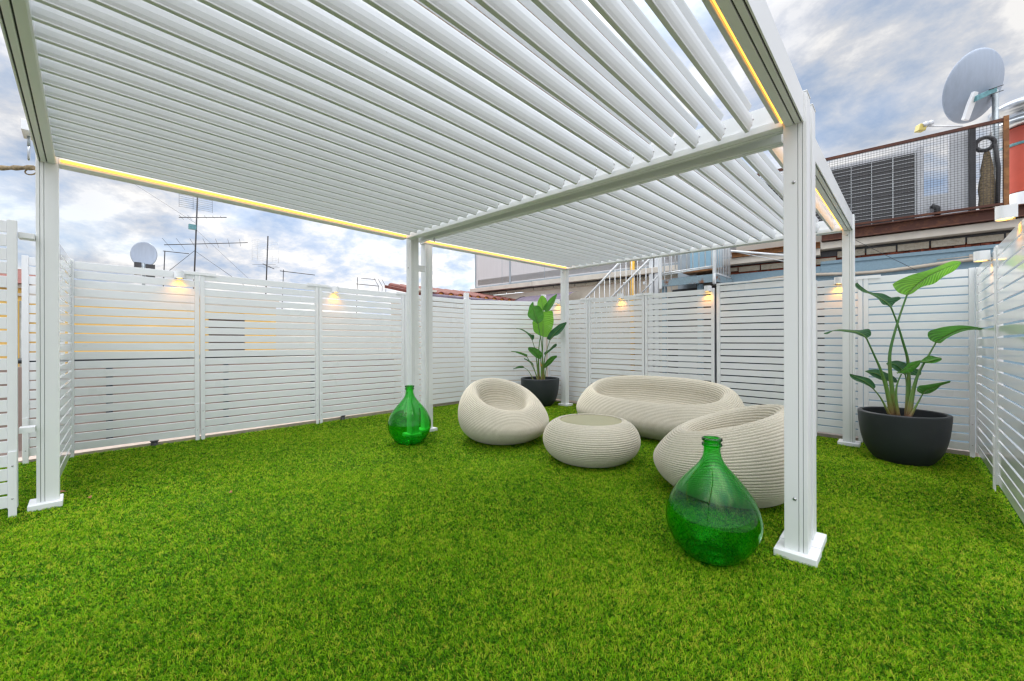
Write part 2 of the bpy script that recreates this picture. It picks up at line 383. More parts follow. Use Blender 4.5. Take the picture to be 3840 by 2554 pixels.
def pergola(label, zf, X, Y, posts, lx0, nl, ly, order):
    XL, XR = X; Y0, Y1 = Y            # inner faces of the beams
    root = thing('pergola', label, 'pergola', (XL, Y0, gz(XL, Y0)), 'white louvered pergolas standing end to end')
    def leftm(a, b, t): return (XL-a, t, zf(XL, t)+b)
    def rightm(a, b, t): return (XR+a, t, zf(XR, t)+b)
    def nearm(a, b, t): return (t, Y0-a, zf(t, Y0)+b)
    def farm(a, b, t): return (t, Y1+a, zf(t, Y1)+b)
    px0, px1 = posts['x']; yn, yf = posts['y']
    s = .114
    for fn, t0, t1, led in ((leftm, yn+s, yf, 1), (rightm, yn+s, yf, 1), (nearm, px0+s, px1, 0), (farm, px0+s, px1, 0)):
        mb = MB(); mb.prism(BEAM, fn, t0+.001, t1-.001, 2); bo = mb.build('beam', 'alu', root, .0015)
        g = MB()
        for a in (.0475, .0805): g.prism([(a-.0032, .0118), (a+.0032, .0118), (a+.0032, .009), (a-.0032, .009)], fn, t0+.002, t1-.002, 2)
        g.build('groove', 'groove', bo)
        if led:
            mb = MB(); mb.prism([(-.011+.0095*math.cos(q), .035+.0095*math.sin(q)) for q in [k*PI/6 for k in range(12)]], lambda a, b, t: fn(a, b, t), t0+.01, t1-.01, 2, True)
            mb.build('led_strip', 'led', root)
    for i, (x, y) in enumerate([(px0, posts.get('ynl', yn)), (posts.get('xnr', px1), yn), (px0, posts.get('yfl', yf)), (px1, yf)]):
        zt = zf(x+s/2, y+s/2)+.172; zb = gz(x, y)
        mb = MB(); mb.prism(post_poly(x, x+s, y, y+s), lambda a, b, t: (a, b, t), zb+.03, zt); po = mb.build('post', 'alu', root, .002)
        g = MB()
        for t in (.62, .81): g.box(x+s*t-.0013, x+s*t+.0013, y+.0035, y+.0052, zb+.045, zt-.01)
        for t in (.18, .36): g.box(x+s-.0052, x+s-.0035, y+s*t-.0013, y+s*t+.0013, zb+.045, zt-.01)
        g.build('groove', 'groovelight', po)
        mb = MB(); mb.box(x-.048, x+s+.047, y-.042+(.0 if i < 2 else 0), y+s+.0175, zb-.005, zb+.042) if not posts.get('rev') else mb.box(x-.048, x+s+.047, y-(.088 if i < 2 else .028), y+s+(.045 if i < 2 else .06), zb-.005, zb+.042)
        mb.build('base_plate', 'plate', po, .005)
        mb = MB(); mb.box(x-.003, x+s+.003, y-.003, y+s+.003, zt+.0005, zt+.008); mb.build('post_cap', 'alu', po, .002)
        for zz in posts['screws'].get(i, ()):
            mb = MB(); c = (x+s*.45, y-.001, zz)
            M = Matrix.Rotation(PI/2, 3, 'X')
            mb.lathe([(.0, .001), (.0095, .001), (.0095, -.002), (.006, .0055), (.004, .0065), (.0, .0065)], c, 14, True, M)
            mb.build('screw', 'screw', po)
    for k in range(nl):
        x = lx0-.1562*k
        f = lambda a, b, t: (x+a, t, zf(x, t)+.012+b+.004*(k/nl))
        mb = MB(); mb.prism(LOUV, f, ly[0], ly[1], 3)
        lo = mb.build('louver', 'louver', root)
        for t in (ly[1]-.002,):
            cl = MB(); cl.prism([(.008, .03), (.019, .04), (.0225, .07), (.019, .098), (.011, .098), (.015, .07), (.012, .045)], f, t, t+.014)
            cl.build('end_clip', 'plate', lo)
        sc = MB(); sc.lathe([(0, .006), (.004, .006), (.006, .001)], f(.023, .07, ly[1]+.005), 8, True, Matrix.Rotation(PI/2, 3, 'Y')); sc.build('screw', 'screw', lo)
        if x > -3.4:
            se = MB(); se.prism([(-.0012, .1155), (.0045, .116), (.0035, .1225), (-.0008, .1225)], f, ly[0]+.02, ly[1]-.02); se.build('seal_strip', 'seal', lo)
    return root
zf1 = lambda x, y: bil(x, y, -4.66, -.46, -.2, 2.9, 2.585, 2.55, 2.53, 2.492)
zf2 = lambda x, y: bil(x, y, -4.78, -.51, 3.13, 6.45, 2.575, 2.615, 2.51, 2.575)
P1 = pergola('white louvered pergola nearest the camera, its slats rising over the open lawn', zf1, (-4.606, -.515), (-.150, 2.835),
             dict(x=(-4.72, -.523), y=(-.253, 2.846), yfl=2.913, screws={3: (2.162, .327), 2: (2.2,), 0: ()}), -.535, 26, (-.168, 2.79), 0)
P2 = pergola('white louvered pergola farther back, roofing the cream lounge furniture', zf2, (-4.735, -.560), (3.165, 6.405),
             dict(x=(-4.86, -.572), y=(3.075, 6.415), screws={3: (2.517,), 2: (2.56,)}, rev=True, ynl=3.228, xnr=-.528), -.655, 26, (3.15, 6.36), 0)
mb = MB(); mb.box(-4.6, -.53, 2.93, 3.07, .150, .158, lambda x, y, z: (x, y, zf1(x, 2.835)+z)); mb.build('gap_shade_plate', 'alu', P1)  # added plate closing the gap above, so the recess between pergolas goes dark
# strap between the paired left posts, hook and rope
mb = MB(); mb.box(-4.70, -4.655, 3.029, 3.16, 2.175, 2.25)
tag(mb.build('joining_bracket', 'plate', None, .002), 'small white bracket joining the paired pergola posts behind the far green bottle', 'bracket')
def hook(p, L):
    t = thing('hook', 'small steel snap hook hanging under the beam where the two pergolas meet', 'hook', p)
    mb = MB(); mb.tube([Vector(p)+Vector((.012*math.sin(a), 0, -L*.5+L*.28*math.cos(a))) for a in [k*PI/8 for k in range(17)]], .0035, 6, False); mb.build('ring', 'dark', t)
    mb = MB(); mb.tube([Vector(p)+Vector((0, 0, .02)), Vector(p)+Vector((0, 0, -L*.25))], .004, 6); mb.build('strap', 'dark', t)
hook((-4.36, 3.10, 2.60), .11)
t = thing('wall_hook', 'white bracket with a hanging snap hook outside the left pergola corner', 'bracket', (-4.86, -.31, 2.78))
mb = MB(); mb.box(-4.94, -4.725, -.33, -.28, 2.83, 2.91); mb.build('arm', 'plate', t, .003)
mb = MB(); mb.tube([(-4.86, -.30, 2.83), (-4.86, -.30, 2.755)], .009, 8); mb.build('strap', 'galv', t)
mb = MB(); mb.tube([(-4.86+.022*math.cos(a), -.30, 2.70+.05*math.sin(a)) for a in [k*PI/7 for k in range(15)]], .007, 6, False); mb.build('ring', 'steel', t)
rp = []
for k in range(40):
    u = k/39; rp.append((-4.735-.9*u, -.268-.93*u, 2.562+.05*u-.05*math.sin(PI*u)*.5))
mb = MB(); mb.tube(rp, [.017+.004*math.sin(k*2.1) for k in range(40)], 8)
ring = [(-4.765+.035*math.sin(a), -.285+.03*math.sin(a), 2.535+.022*math.cos(a)) for a in [k*PI/8 for k in range(17)]]
mb.tube(ring, .005, 6, False)
tag(mb.build('rope', 'rope'), 'grey twisted rope tied to the outer side of the left pergola post', 'rope')
# ------------------------------------------------------------------ fences
def fence(label, A, B, ztop=2.085, mat='slat', legs=(1, 1), bracket=0, zbot=.06, top_rail=False, n=21, flip=1):
    A = Vector((*A, 0)); B = Vector((*B, 0)); d = (B-A); L = d.length; d.normalize(); nr = Vector((d.y, -d.x, 0))*flip   # nr points to the lawn
    g = gz(*((A+B)/2).xy)
    root = thing('privacy_fence', label, 'fence', (A.x, A.y, g), 'white slatted privacy screens round the terrace')
    def m(x, y, z): p = A+d*x+nr*y; return (p.x, p.y, z+gz(p.x, p.y))
    sw = .046; p = (ztop-zbot)/n
    mb = MB()
    for i in range(n):
        z0 = zbot+p*i+.0075; z1 = zbot+p*(i+1)-.0085; w = rng.normal(0, .0012, 4)
        vs = [(x, y, z) for z in (z0, z1) for y in (-.012, .004) for x in (sw*.5, L-sw*.5)]
        mb.box(sw+.001, L-sw-.001, -.012, .003, z0, z1, lambda x, y, z: m(x, y+(w[0] if x < L/2 else w[1]), z+(w[2] if x < L/2 else w[3])))
    mb.build('slats', mat, root, .002)
    for x0 in (0, L-sw):
        mb = MB(); mb.box(x0, x0+sw, -.03, .012, zbot, ztop+.002, m); mb.build('stile', mat, root, .002)
    for i, x0 in enumerate((0, L-sw)):
        if legs[i]:
            mb = MB(); mb.box(x0+.003, x0+sw-.003, .0125, .02, -.01, .46, m); lg = mb.build('leg', 'plate', root, .002)
            sc = MB()
            for zz in (.13, .36): q = Vector(m(x0+sw/2, .0205, zz)); sc.lathe([(.006, 0), (.004, .003), (0, .003)], q, 8, True, nr.to_track_quat('Z', 'Y').to_matrix())
            sc.build('screw', 'screw', lg)
    if bracket:
        mb = MB(); mb.box(L-.16, L+.17, .0125, .018, ztop-.03, ztop+.008, m); mb.build('joint_strip', 'plate', root, .001)
    if top_rail:
        mb = MB(); mb.box(0, L, -.032, .0145, ztop+.0025, ztop+.03, m); mb.build('top_rail', mat, root, .002)
    return root
X = -6.37
fence('short end screen panel seen left of the near left pergola post, behind the entry gap', (X, -.442), (X, -.15), legs=(1, 0))
fence('left screen panel with the dish and first wall lamp above it', (X, -.13), (X, .985), bracket=1)
fence('left screen panel under the tall many-armed antenna, right of the first wall lamp', (X, .995), (X, 2.425), bracket=1)
fence('left screen panel bearing the second wall lamp, just left of the paired posts', (X, 2.435), (X, 3.885), bracket=1)
fence('left screen panel directly behind the paired pergola posts', (X, 3.895), (X, 5.29))
fence('angled corner screen panel below the terracotta eave, behind the far armchair', (-6.36, 5.34), (-5.49, 6.58))
fence('narrow back screen panel behind the tall potted plant beside the far post', (-5.45, 6.75), (-4.455, 6.75), bracket=1)
fence('back screen panel below the white stair handrails, left of the sofa back', (-4.44, 6.75), (-3.297, 6.75), bracket=1)
fence('back screen panel behind the sofa, under the blue steel landing', (-3.285, 6.75), (-2.15, 6.75))
fence('back screen panel with a capping rail, left of the big near right post', (-2.115, 6.75), (-.93, 6.75), 2.12, top_rail=True)
fence('narrow back screen panel between the big near post and the far right post', (-.91, 6.75), (-.402, 6.75), 2.075, bracket=1)
fence('back screen panel behind the large plant in the wide black bowl', (-.394, 6.75), (.535, 6.75), 2.075)
fence('glossy right side screen panel next to the back corner', (.548, 6.73), (.548, 5.375), 2.07, 'gloss', (0, 1), flip=1)
fence('glossy right side screen panel running out of the right edge of the photo', (.548, 5.355), (.548, 3.9), 2.07, 'gloss', (1, 0))
fence('return screen panel seen edge on, meeting the left screen corner', (-4.79, -.188), (-6.32, -.112), 2.085, 'gloss', (1, 1), flip=-1)
fence('tall screen panel cut by the left edge of the photo, beside the near left post', (-4.54, -1.75), (-4.54, -.335), 2.085)
for nm, lab, a in (('fence_post', 'tall white fence post where the left screens turn, beneath the tile eave', (-6.385, 5.31)), ('fence_post', 'white fence post rising behind the leaves of the tall potted plant', (-5.50, 6.67))):
    mb = MB(); mb.box(a[0]-.04, a[0]+.04, a[1]-.04, a[1]+.04, gz(*a)-.01, 2.21); tag(mb.build(nm, 'plate', None, .003), lab, 'post', 'tall fence posts')
for z0, z1, lab in ((1.995, 2.035, 'upper white bar linking the left post to the screen panel'), (.595, .635, 'lower white bar linking the left post to the screen panel')):
    mb = MB(); mb.box(-4.66, -4.56, -.333, -.255, z0, z1); tag(mb.build('link_bar', 'plate', None, .002), lab, 'bar', 'link bars beside the left post')
for y, lab in ((.56, 'dark stub foot under the screen below the first wall lamp'), (2.80, 'dark stub foot under the screen below the second wall lamp')):
    mb = MB(); mb.tube([(-6.39, y, -.05), (-6.39, y, .075)], .032, 14); mb.tube([(-6.39, y, .0751), (-6.39, y, .085)], .04, 14); tag(mb.build('stub_foot', 'dark'), lab, 'foot', 'dark stub feet under the left screens')
# ------------------------------------------------------------------ wall lamps
def lamp(label, p, nr, power=3.4):
    nr = Vector((*nr, 0)); p = Vector(p)
    t = thing('wall_lamp', label, 'lamp', p, 'white tubular wall lamps on the screens')
    c = p+nr*.052; r = .047; h = .088
    s = Vector((-nr.y, nr.x, 0))
    poly = [(-r, -.050)]+[(r*math.sin(a), r*math.cos(a)) for a in [-PI/2+PI*k/12 for k in range(13)]]+[(r, -.050)]
    mb = MB(); n = len(poly)
    inner = [(a*.93, b*.93 if b > 0 else b) for a, b in poly]
    f = lambda a, b, z: c+s*a+nr*b+Vector((0, 0, z))
    vs = [f(a, b, 0) for a, b in poly]+[f(a, b, h) for a, b in poly]+[f(a, b, 0) for a, b in inner]+[f(a, b, h-.015) for a, b in inner]
    fs = []
    for j in range(n):
        k = (j+1) % n
        fs += [(j, k, n+k, n+j), (2*n+j, 3*n+j, 3*n+k, 2*n+k), (j, 2*n+j, 2*n+k, k)]
    fs += [tuple(range(n, 2*n)), tuple(range(3*n, 4*n))]
    mb.add(vs, fs); mb.build('body', 'plate', t)
    mb = MB(); mb.disc(c+Vector((0, 0, .006)), r*.80, 18, (0, 0, -1)); mb.build('bulb', 'bulb', t)
    ld = bpy.data.lights.new('lamp_light', 'SPOT'); ld.energy = power; ld.color = (1, .36, .015); ld.spot_size = math.radians(125); ld.spot_blend = 1; ld.shadow_soft_size = .012
    lo = bpy.data.objects.new('lamp_light', ld); COL.objects.link(lo); lo.parent = t; lo.location = c-nr*.012+Vector((0, 0, .0))-p
lamp('white wall lamp on the left screen, between the dish and the tall antenna', (-6.357, .785, 2.01), (1, 0))
lamp('white wall lamp on the left screen, just left of the paired posts', (-6.357, 2.66, 1.995), (1, 0))
lamp('white wall lamp half hidden behind the tall potted plant and the far post', (-5.17, 6.737, 2.0), (0, -1))
lamp('white wall lamp below the white stair handrails', (-3.73, 6.737, 2.0), (0, -1))
lamp('white wall lamp below the blue steel landing', (-2.23, 6.737, 2.0), (0, -1))
lamp('white wall lamp on the back screen just left of the far right post', (-.63, 6.737, 1.96), (0, -1))
lamp('white wall lamp on the glossy right screen near the back corner', (.535, 5.62, 1.955), (-1, 0))
lamp('white wall lamp high at the right edge, in front of the red flue', (.535, 4.35, 2.065), (-1, 0))
# ------------------------------------------------------------------ lounge furniture
def cr(p0, p1, p2, p3, t): return .5*((2*p1)+(-p0+p2)*t+(2*p0-5*p1+4*p2-p3)*t*t+(-p0+3*p1-3*p2+p3)*t**3)
def interp(keys, t):
    n = len(keys)-1; x = t*n; i = min(int(x), n-1); u = x-i
    K = lambda j: keys[max(0, min(n, j))]
    return [cr(K(i-1)[k], K(i)[k], K(i+1)[k], K(i+2)[k], u) for k in range(len(keys[0]))]
CHAIR = [(0.0, 0, .27, .27, 0), (.035, 0, .39, .39, 0), (.12, 0, .495, .495, 2), (.22, .0, .55, .55, 5), (.33, .0, .56, .565, 10), (.44, -.01, .53, .54, 16), (.535, -.015, .47, .48, 21), (.585, -.02, .405, .41, 23.5), (.575, -.02, .345, .345, 24), (.52, -.02, .305, .305, 22), (.45, -.02, .285, .285, 17), (.385, -.01, .25, .25, 9), (.345, 0, .16, .16, 4), (.335, 0, .02, .02, 0)]
SOFA = [(0.0, 0, .24, .80, 0), (.035, 0, .36, .92, 0), (.12, 0, .46, 1.02, 2), (.22, .0, .51, 1.07, 5), (.33, .0, .515, 1.08, 10), (.44, -.01, .48, 1.05, 16), (.535, -.02, .425, .99, 21), (.585, -.025, .36, .92, 23.5), (.575, -.02, .305, .86, 24), (.52, -.02, .265, .82, 22), (.45, -.02, .245, .80, 17), (.385, -.01, .21, .76, 9), (.345, 0, .12, .62, 4), (.335, 0, .02, .5, 0)]
TABLE = [(0.0, 0, .26, .26, 0), (.03, 0, .36, .36, 0), (.10, 0, .445, .445, 0), (.19, 0, .485, .485, 0), (.28, 0, .475, .475, 0), (.36, 0, .425, .425, 0), (.405, 0, .355, .355, 0), (.41, 0, .315, .315, 0), (.402, 0, .312, .312, 0)]
def ringpt(k, a, expo, F, S, c, z0):
    z, off, rf, rs, tl = k
    ca, sa = math.cos(a), math.sin(a); e = 2/expo
    f = rf*math.copysign(abs(ca)**e, ca); s = rs*math.copysign(abs(sa)**e, sa)
    tl = math.radians(tl); zz = z-f*math.sin(tl); f = off+f*math.cos(tl)
    return (c[0]+F[0]*f+S[0]*s, c[1]+F[1]*f+S[1]*s, z0+max(zz, 0))
def ribbed(name, keys, c, ang, parent, expo=2., sc=1., scs=None, pitch=.0215, amp=.0075, seg=128, ts=1., zs=1.):
    keys = [(k[0]*zs, k[1], k[2], k[3], k[4]*ts) for k in keys]
    F = (math.cos(ang), math.sin(ang)); S = (-F[1], F[0]); z0 = gz(*c)
    scs = scs or sc
    # arc-length resample of the profile
    T = np.linspace(0, 1, 600); K = [interp(keys, t) for t in T]
    K = [(k[0]*sc, k[1]*sc, k[2]*sc, k[3]*scs, k[4]) for k in K]
    side = np.array([(k[2], k[0]) for k in K]); s = np.concatenate([[0], np.cumsum(np.hypot(*np.diff(side, axis=0).T))])
    nr = max(3, round(s[-1]/pitch)); per = 6; M = nr*per+1
    ss = np.linspace(0, s[-1], M); tt = np.interp(ss, s, T)
    G = np.zeros((M, seg, 3))
    an = [2*PI*j/seg for j in range(seg)]
    for i, t in enumerate(tt):
        k = interp(keys, t); k = (k[0]*sc, k[1]*sc, k[2]*sc, k[3]*scs, k[4])
        for j in range(seg): G[i, j] = ringpt(k, an[j], expo, F, S, c, z0)
    du = np.roll(G, -1, 1)-np.roll(G, 1, 1); dv = np.gradient(G, axis=0)
    N = np.cross(du, dv); N /= np.maximum(np.linalg.norm(N, axis=2, keepdims=True), 1e-9)
    cen = np.array([c[0], c[1], z0+.2])
    if (N[M//4]*(G[M//4]-cen)).sum() < 0: N = -N
    ph = np.abs(np.sin(PI*ss/(s[-1]/nr)))**.55
    G = G+N*(amp*(ph-.8))[:, None, None]
    vs = G.reshape(-1, 3); fs = [(i*seg+j, i*seg+(j+1) % seg, (i+1)*seg+(j+1) % seg, (i+1)*seg+j) for i in range(M-1) for j in range(seg)]
    mb = MB(); mb.add([tuple(v) for v in vs], fs, True)
    mb.add([tuple(v) for v in vs[-seg:]], [tuple(range(seg))]); mb.add([tuple(v) for v in vs[:seg]], [tuple(range(seg))[::-1]])
    return mb.build(name, 'resin', parent)
tag(ribbed('lounge_chair', CHAIR, (-3.701, 3.687), math.radians(-14), None, sc=1.024, ts=1.07, zs=.955), 'cream ribbed pod armchair left of the round table, its hollow fully in view', 'armchair', 'cream ribbed pod armchairs')
tag(ribbed('lounge_chair', CHAIR, (-1.082, 3.685), math.radians(199), None, sc=1.027, ts=.71, zs=1.035), 'cream ribbed pod armchair behind the near green bottle, partly hidden by the white post', 'armchair', 'cream ribbed pod armchairs')
tag(ribbed('sofa', SOFA, (-2.495, 5.308), math.radians(-93), None, 2.5, 1.037, 1.065, seg=180), 'long cream ribbed pod sofa against the back screens', 'sofa')
t = thing('coffee_table', 'low round cream ribbed table with an olive glass top', 'table', (-2.414, 3.703, gz(-2.4, 3.7)))
ribbed('base', TABLE, (-2.414, 3.703), 0, t, sc=1.035)
mb = MB(); z = gz(-2.4, 3.7); mb.lathe([(0, .4185), (.318, .4185), (.322, .416), (.322, .410), (0, .410)], (-2.414, 3.703, z), 72, False); mb.build('glass_top', 'glasstop', t)
# ------------------------------------------------------------------ green demijohns
BOT = [(0, .035), (.05, .033), (.085, .018), (.105, .002), (.125, .0), (.150, .012), (.185, .045), (.222, .10), (.246, .155), (.256, .21), (.252, .265), (.236, .32), (.208, .375), (.170, .43), (.128, .48), (.092, .52), (.066, .555), (.052, .585), (.0465, .61), (.045, .63), (.0455, .645), (.0535, .648), (.056, .656), (.0535, .664), (.048, .668), (.048, .676), (.0545, .679), (.057, .686), (.0545, .693), (.048, .696)]
def smooth_prof(p, k=3):
    n = len(p); out = []
    for i in range(n-1):
        for u in range(k):
            t = u/k; q = [p[max(0, min(n-1, i+o))] for o in (-1, 0, 1, 2)]
            out.append((max(0, cr(q[0][0], q[1][0], q[2][0], q[3][0], t)), cr(q[0][1], q[1][1], q[2][1], q[3][1], t)))
    return out+[p[-1]]
def demijohn(label, c, sc, rot):
    z = gz(*c)+.008
    pr = smooth_prof(BOT); outer = [(r*sc, h*sc) for r, h in pr]
    th = .006
    inner = []
    for i, (r, h) in enumerate(pr):
        if h > .645 and i > 30: continue
        a = pr[max(0, i-1)]; b = pr[min(len(pr)-1, i+1)]; dx, dy = b[0]-a[0], b[1]-a[1]; l = math.hypot(dx, dy) or 1
        inner.append((max(0, (r-dy/l*th))*sc, (h+dx/l*th)*sc))
    inner += [(.0395*sc, .65*sc), (.0395*sc, .685*sc), (.043*sc, .696*sc)]
    prof = outer+inner[::-1]
    mb = MB(); n = 96; m = len(prof); vs = []
    for r, h in prof:
        for j in range(n):
            a = 2*PI*j/n+rot; rr = r*(1+.012*math.sin(2*a+h*4)*(1 if h < .5 else .2)); vs.append((c[0]+rr*math.cos(a), c[1]+rr*math.sin(a), z+h))
    mb.add(vs, [(i*n+j, i*n+(j+1) % n, (i+1)*n+(j+1) % n, (i+1)*n+j) for i in range(m-1) for j in range(n)], True)
    tag(mb.build('glass_bottle', 'glass'), label, 'bottle', 'green glass demijohns')
demijohn('big round green glass demijohn nearest the camera, by the near white post', (-.821, 2.53), .985, .3)
demijohn('green glass demijohn farther off, standing before the paired white posts', (-4.377, 2.741), 1.0, 1.1)
# ------------------------------------------------------------------ plants
def resample(pl, n):
    pl = [Vector((*p, 0)) for p in pl]; k = len(pl)-1
    fine = []
    for i in range(k):
        for u in range(12):
            t = u/12; q = [pl[max(0, min(k, i+o))] for o in (-1, 0, 1, 2)]
            fine.append(cr(q[0], q[1], q[2], q[3], t))
    fine.append(pl[-1])
    s = [0]
    for a, b in zip(fine, fine[1:]): s.append(s[-1]+(b-a).length)
    out = []; j = 0
    for i in range(n):
        tgt = s[-1]*i/(n-1)
        while j < len(s)-2 and s[j+1] < tgt: j += 1
        l = s[j+1]-s[j] or 1; out.append(fine[j].lerp(fine[j+1], min(1, (tgt-s[j])/l)))
    return out
def vein_attr(me, vals):
    a = me.attributes.new('vein', 'FLOAT_VECTOR', 'POINT'); a.data.foreach_set('vector', np.array(vals, np.float32).reshape(-1))
class Plant:
    # flat drawing units -> metres in a vertical plane through the pot centre, plus depth away from the viewer
    def __init__(s, root, origin, ref, unit): s.root = root; s.o = Vector(origin); s.ref = ref; s.k = unit
    def P(s, x, y, d=0):
        q = s.o+RIGHT*((x-s.ref[0])*s.k)+Vector((0, 0, -(y-s.ref[1])*s.k)); e = Vector((0, 0, CAMH))   # depth runs along the line of sight
        return e+(q-e)*(1+d/(s.o-e).dot(FWD))
    def raw(s, name, vs, fs, mat, vals):
        me = bpy.data.meshes.new(name); off = s.root.location
        me.from_pydata([tuple(v-off) for v in vs], [], fs); me.polygons.foreach_set('use_smooth', [True]*len(fs))
        me.materials.append(MAT[mat]); vein_attr(me, vals); me.update()
        o = bpy.data.objects.new(name, me); COL.objects.link(o); o.parent = s.root; return o
    def leaf(s, mid, up, lo, mat='leaf', d0=0., d1=0., eu=0., el=0., n=30, cup=.015):
        M = resample(mid, n); U = resample(up, n); L = resample(lo, n); c = 5; vs = []; vals = []
        for i in range(n):
            t = i/(n-1); dm = d0+(d1-d0)*t; bell = math.sin(PI*min(1, t*1.02))**.7
            for side, E, e in ((0, U, eu), (1, L, el)):
                for j in range(c+1):
                    if side == 1 and j == 0: continue
                    w = 1-j/c if side == 0 else j/c
                    p = M[i].lerp(E[i], w); wav = .010*math.sin(t*26+side*2)*w*w*bell
                    vs.append(s.P(p.x, p.y, dm+e*w*bell+cup*math.sin(PI*w)*bell+wav)); vals.append((t*2.2+w*.35, w*(1 if side else -1)*.02, 0))
        r = 2*c+1; fs = [(i*r+j, i*r+j+1, (i+1)*r+j+1, (i+1)*r+j) for i in range(n-1) for j in range(r-1)]
        lf = s.raw('leaf', vs, fs, mat, vals)
        rb = MB(); pts = [s.P(p.x, p.y, d0+(d1-d0)*i/(n-1)-.004) for i, p in enumerate(M)]
        s.tubes('midrib', pts, [(.0065*(1-i/(n-1))+.0012) for i in range(n)], lf, [.5]*n)
        return lf
    def tubes(s, name, pts, rs, parent, tv):
        n = 8; vs = []; vals = []; m = len(pts); up = FWD
        for i, p in enumerate(pts):
            d = (pts[min(i+1, m-1)]-pts[max(i-1, 0)]).normalized(); a = d.cross(up).normalized(); b = a.cross(d)
            for j in range(n): q = 2*PI*j/n; vs.append(p+(a*math.cos(q)+b*math.sin(q))*rs[i]); vals.append((tv[i], 0, 0))
        fs = [(i*n+j, i*n+(j+1) % n, (i+1)*n+(j+1) % n, (i+1)*n+j) for i in range(m-1) for j in range(n)]
        o = s.raw(name, vs, fs, 'stem', vals); o.parent = parent if parent else s.root; return o
    def stem(s, pl, w0, w1, d0=0., d1=0.):   # from leaf base down to the soil
        n = 22; R = resample(pl, n)
        pts = [s.P(p.x, p.y, d0+(d1-d0)*i/(n-1)) for i, p in enumerate(R)]
        rs = [(w0+(w1-w0)*(i/(n-1))**1.6)*s.k*.5 for i in range(n)]
        s.tubes('stem', pts, rs, None, [max(0, (n-1-i)/(n-1)*len(pl)/4) for i in range(n)])
def pot(label, c, sc, cat='plant'):
    z = gz(*c)+.006
    t = thing('potted_plant', label, cat, (c[0], c[1], z), 'bird of paradise plants in black bowls')
    prof = [(0, 0), (.20, 0), (.225, .006), (.25, .03), (.29, .09), (.322, .16), (.345, .25), (.36, .35), (.369, .45), (.372, .505), (.370, .517), (.362, .522), (.338, .522), (.331, .516), (.330, .49), (.325, .38), (.30, .37)]
    mb = MB(); mb.lathe([(r*sc, h*sc) for r, h in smooth_prof(prof, 3)], (c[0], c[1], z), 72); mb.build('pot', 'pot', t)
    mb = MB()
    n = 40; vs = [(c[0], c[1], z+.43*sc)]; fs = []
    for i in range(1, 9):
        for j in range(n): r = .329*sc*i/8; vs.append((c[0]+r*math.cos(2*PI*j/n), c[1]+r*math.sin(2*PI*j/n), z+.43*sc+random.uniform(-.01, .012)))
    fs += [(0, 1+j, 1+(j+1) % n) for j in range(n)]
    fs += [(1+i*n+j, 1+(i+1)*n+j, 1+(i+1)*n+(j+1) % n, 1+i*n+(j+1) % n) for i in range(7) for j in range(n)]
    mb.add(vs, fs, True); mb.build('soil', 'soil', t)
    return t
c1 = (-.038, 6.005)
t = pot('wide-leaved bird of paradise plant with long bare stalks in a black bowl, right side', c1, .985)
PL = Plant(t, (c1[0], c1[1], gz(*c1)+.506), (783, 1440), 4.35/1539.5/2.4129)
PL.leaf([(825, 375), (900, 295), (1010, 210), (1150, 140), (1315, 75)], [(822, 372), (750, 350), (710, 305), (705, 265), (850, 195), (1040, 140), (1225, 68), (1310, 68)], [(828, 375), (880, 355), (960, 300), (1070, 270), (1160, 205), (1260, 150), (1318, 85)], 'leafbright', 0, -.1, -.08, .05)
PL.leaf([(683, 485), (640, 440), (560, 385), (470, 345), (410, 310), (365, 265)], [(685, 480), (720, 440), (775, 400), (740, 385), (690, 395), (610, 358), (500, 345), (430, 305), (375, 256)], [(680, 485), (640, 462), (605, 455), (560, 402), (480, 358), (430, 345), (365, 300), (357, 265)], 'leafdark', .0, -.25, .10, -.10)
PL.leaf([(460, 765), (430, 735), (380, 710), (300, 695), (180, 688), (75, 715)], [(462, 760), (500, 735), (495, 690), (470, 676), (430, 682), (380, 688), (250, 680), (180, 684), (75, 712)], [(458, 765), (440, 752), (400, 738), (350, 718), (260, 703), (165, 695), (110, 722), (72, 722)], 'leafdark', -.05, -.25, .12, -.09)
PL.leaf([(1085, 805), (1150, 760), (1250, 708), (1350, 678), (1460, 672), (1530, 690), (1600, 725)], [(1080, 803), (1025, 770), (1015, 710), (1080, 680), (1200, 655), (1330, 648), (1450, 662), (1540, 682), (1605, 715)], [(1090, 805), (1130, 808), (1180, 770), (1260, 728), (1360, 695), (1460, 688), (1520, 712), (1570, 737), (1602, 732)], 'leaf', -.02, -.12, -.09, .08)
PL.leaf([(520, 1220), (480, 1180), (420, 1140), (350, 1110), (305, 1085)], [(525, 1218), (540, 1200), (520, 1160), (480, 1125), (410, 1105), (340, 1090), (308, 1082)], [(515, 1220), (470, 1192), (420, 1168), (350, 1140), (315, 1113), (303, 1085)], 'leafdark', -.1, -.25, .05, -.06)
PL.leaf([(640, 1150), (600, 1110), (540, 1080), (445, 1060)], [(650, 1150), (735, 1165), (720, 1120), (650, 1080), (560, 1045), (500, 1045), (445, 1058)], [(635, 1150), (590, 1140), (520, 1110), (480, 1082), (445, 1062)], 'leafdark', .10, .12, .08, -.04)
PL.leaf([(810, 1095), (770, 1040), (715, 1000), (645, 985)], [(815, 1090), (940, 1100), (945, 1050), (860, 1030), (820, 990), (740, 965), (690, 970), (645, 982)], [(805, 1092), (740, 1065), (690, 1030), (650, 1010), (637, 990)], 'leafdark', .10, .05, .09, -.05)
PL.leaf([(735, 1078), (830, 1035), (910, 1000), (945, 970)], [(735, 1076), (790, 1040), (850, 985), (950, 960)], [(735, 1080), (850, 1075), (910, 1035), (942, 1000), (950, 968)], 'leaf', -.09, -.13, -.04, .03)
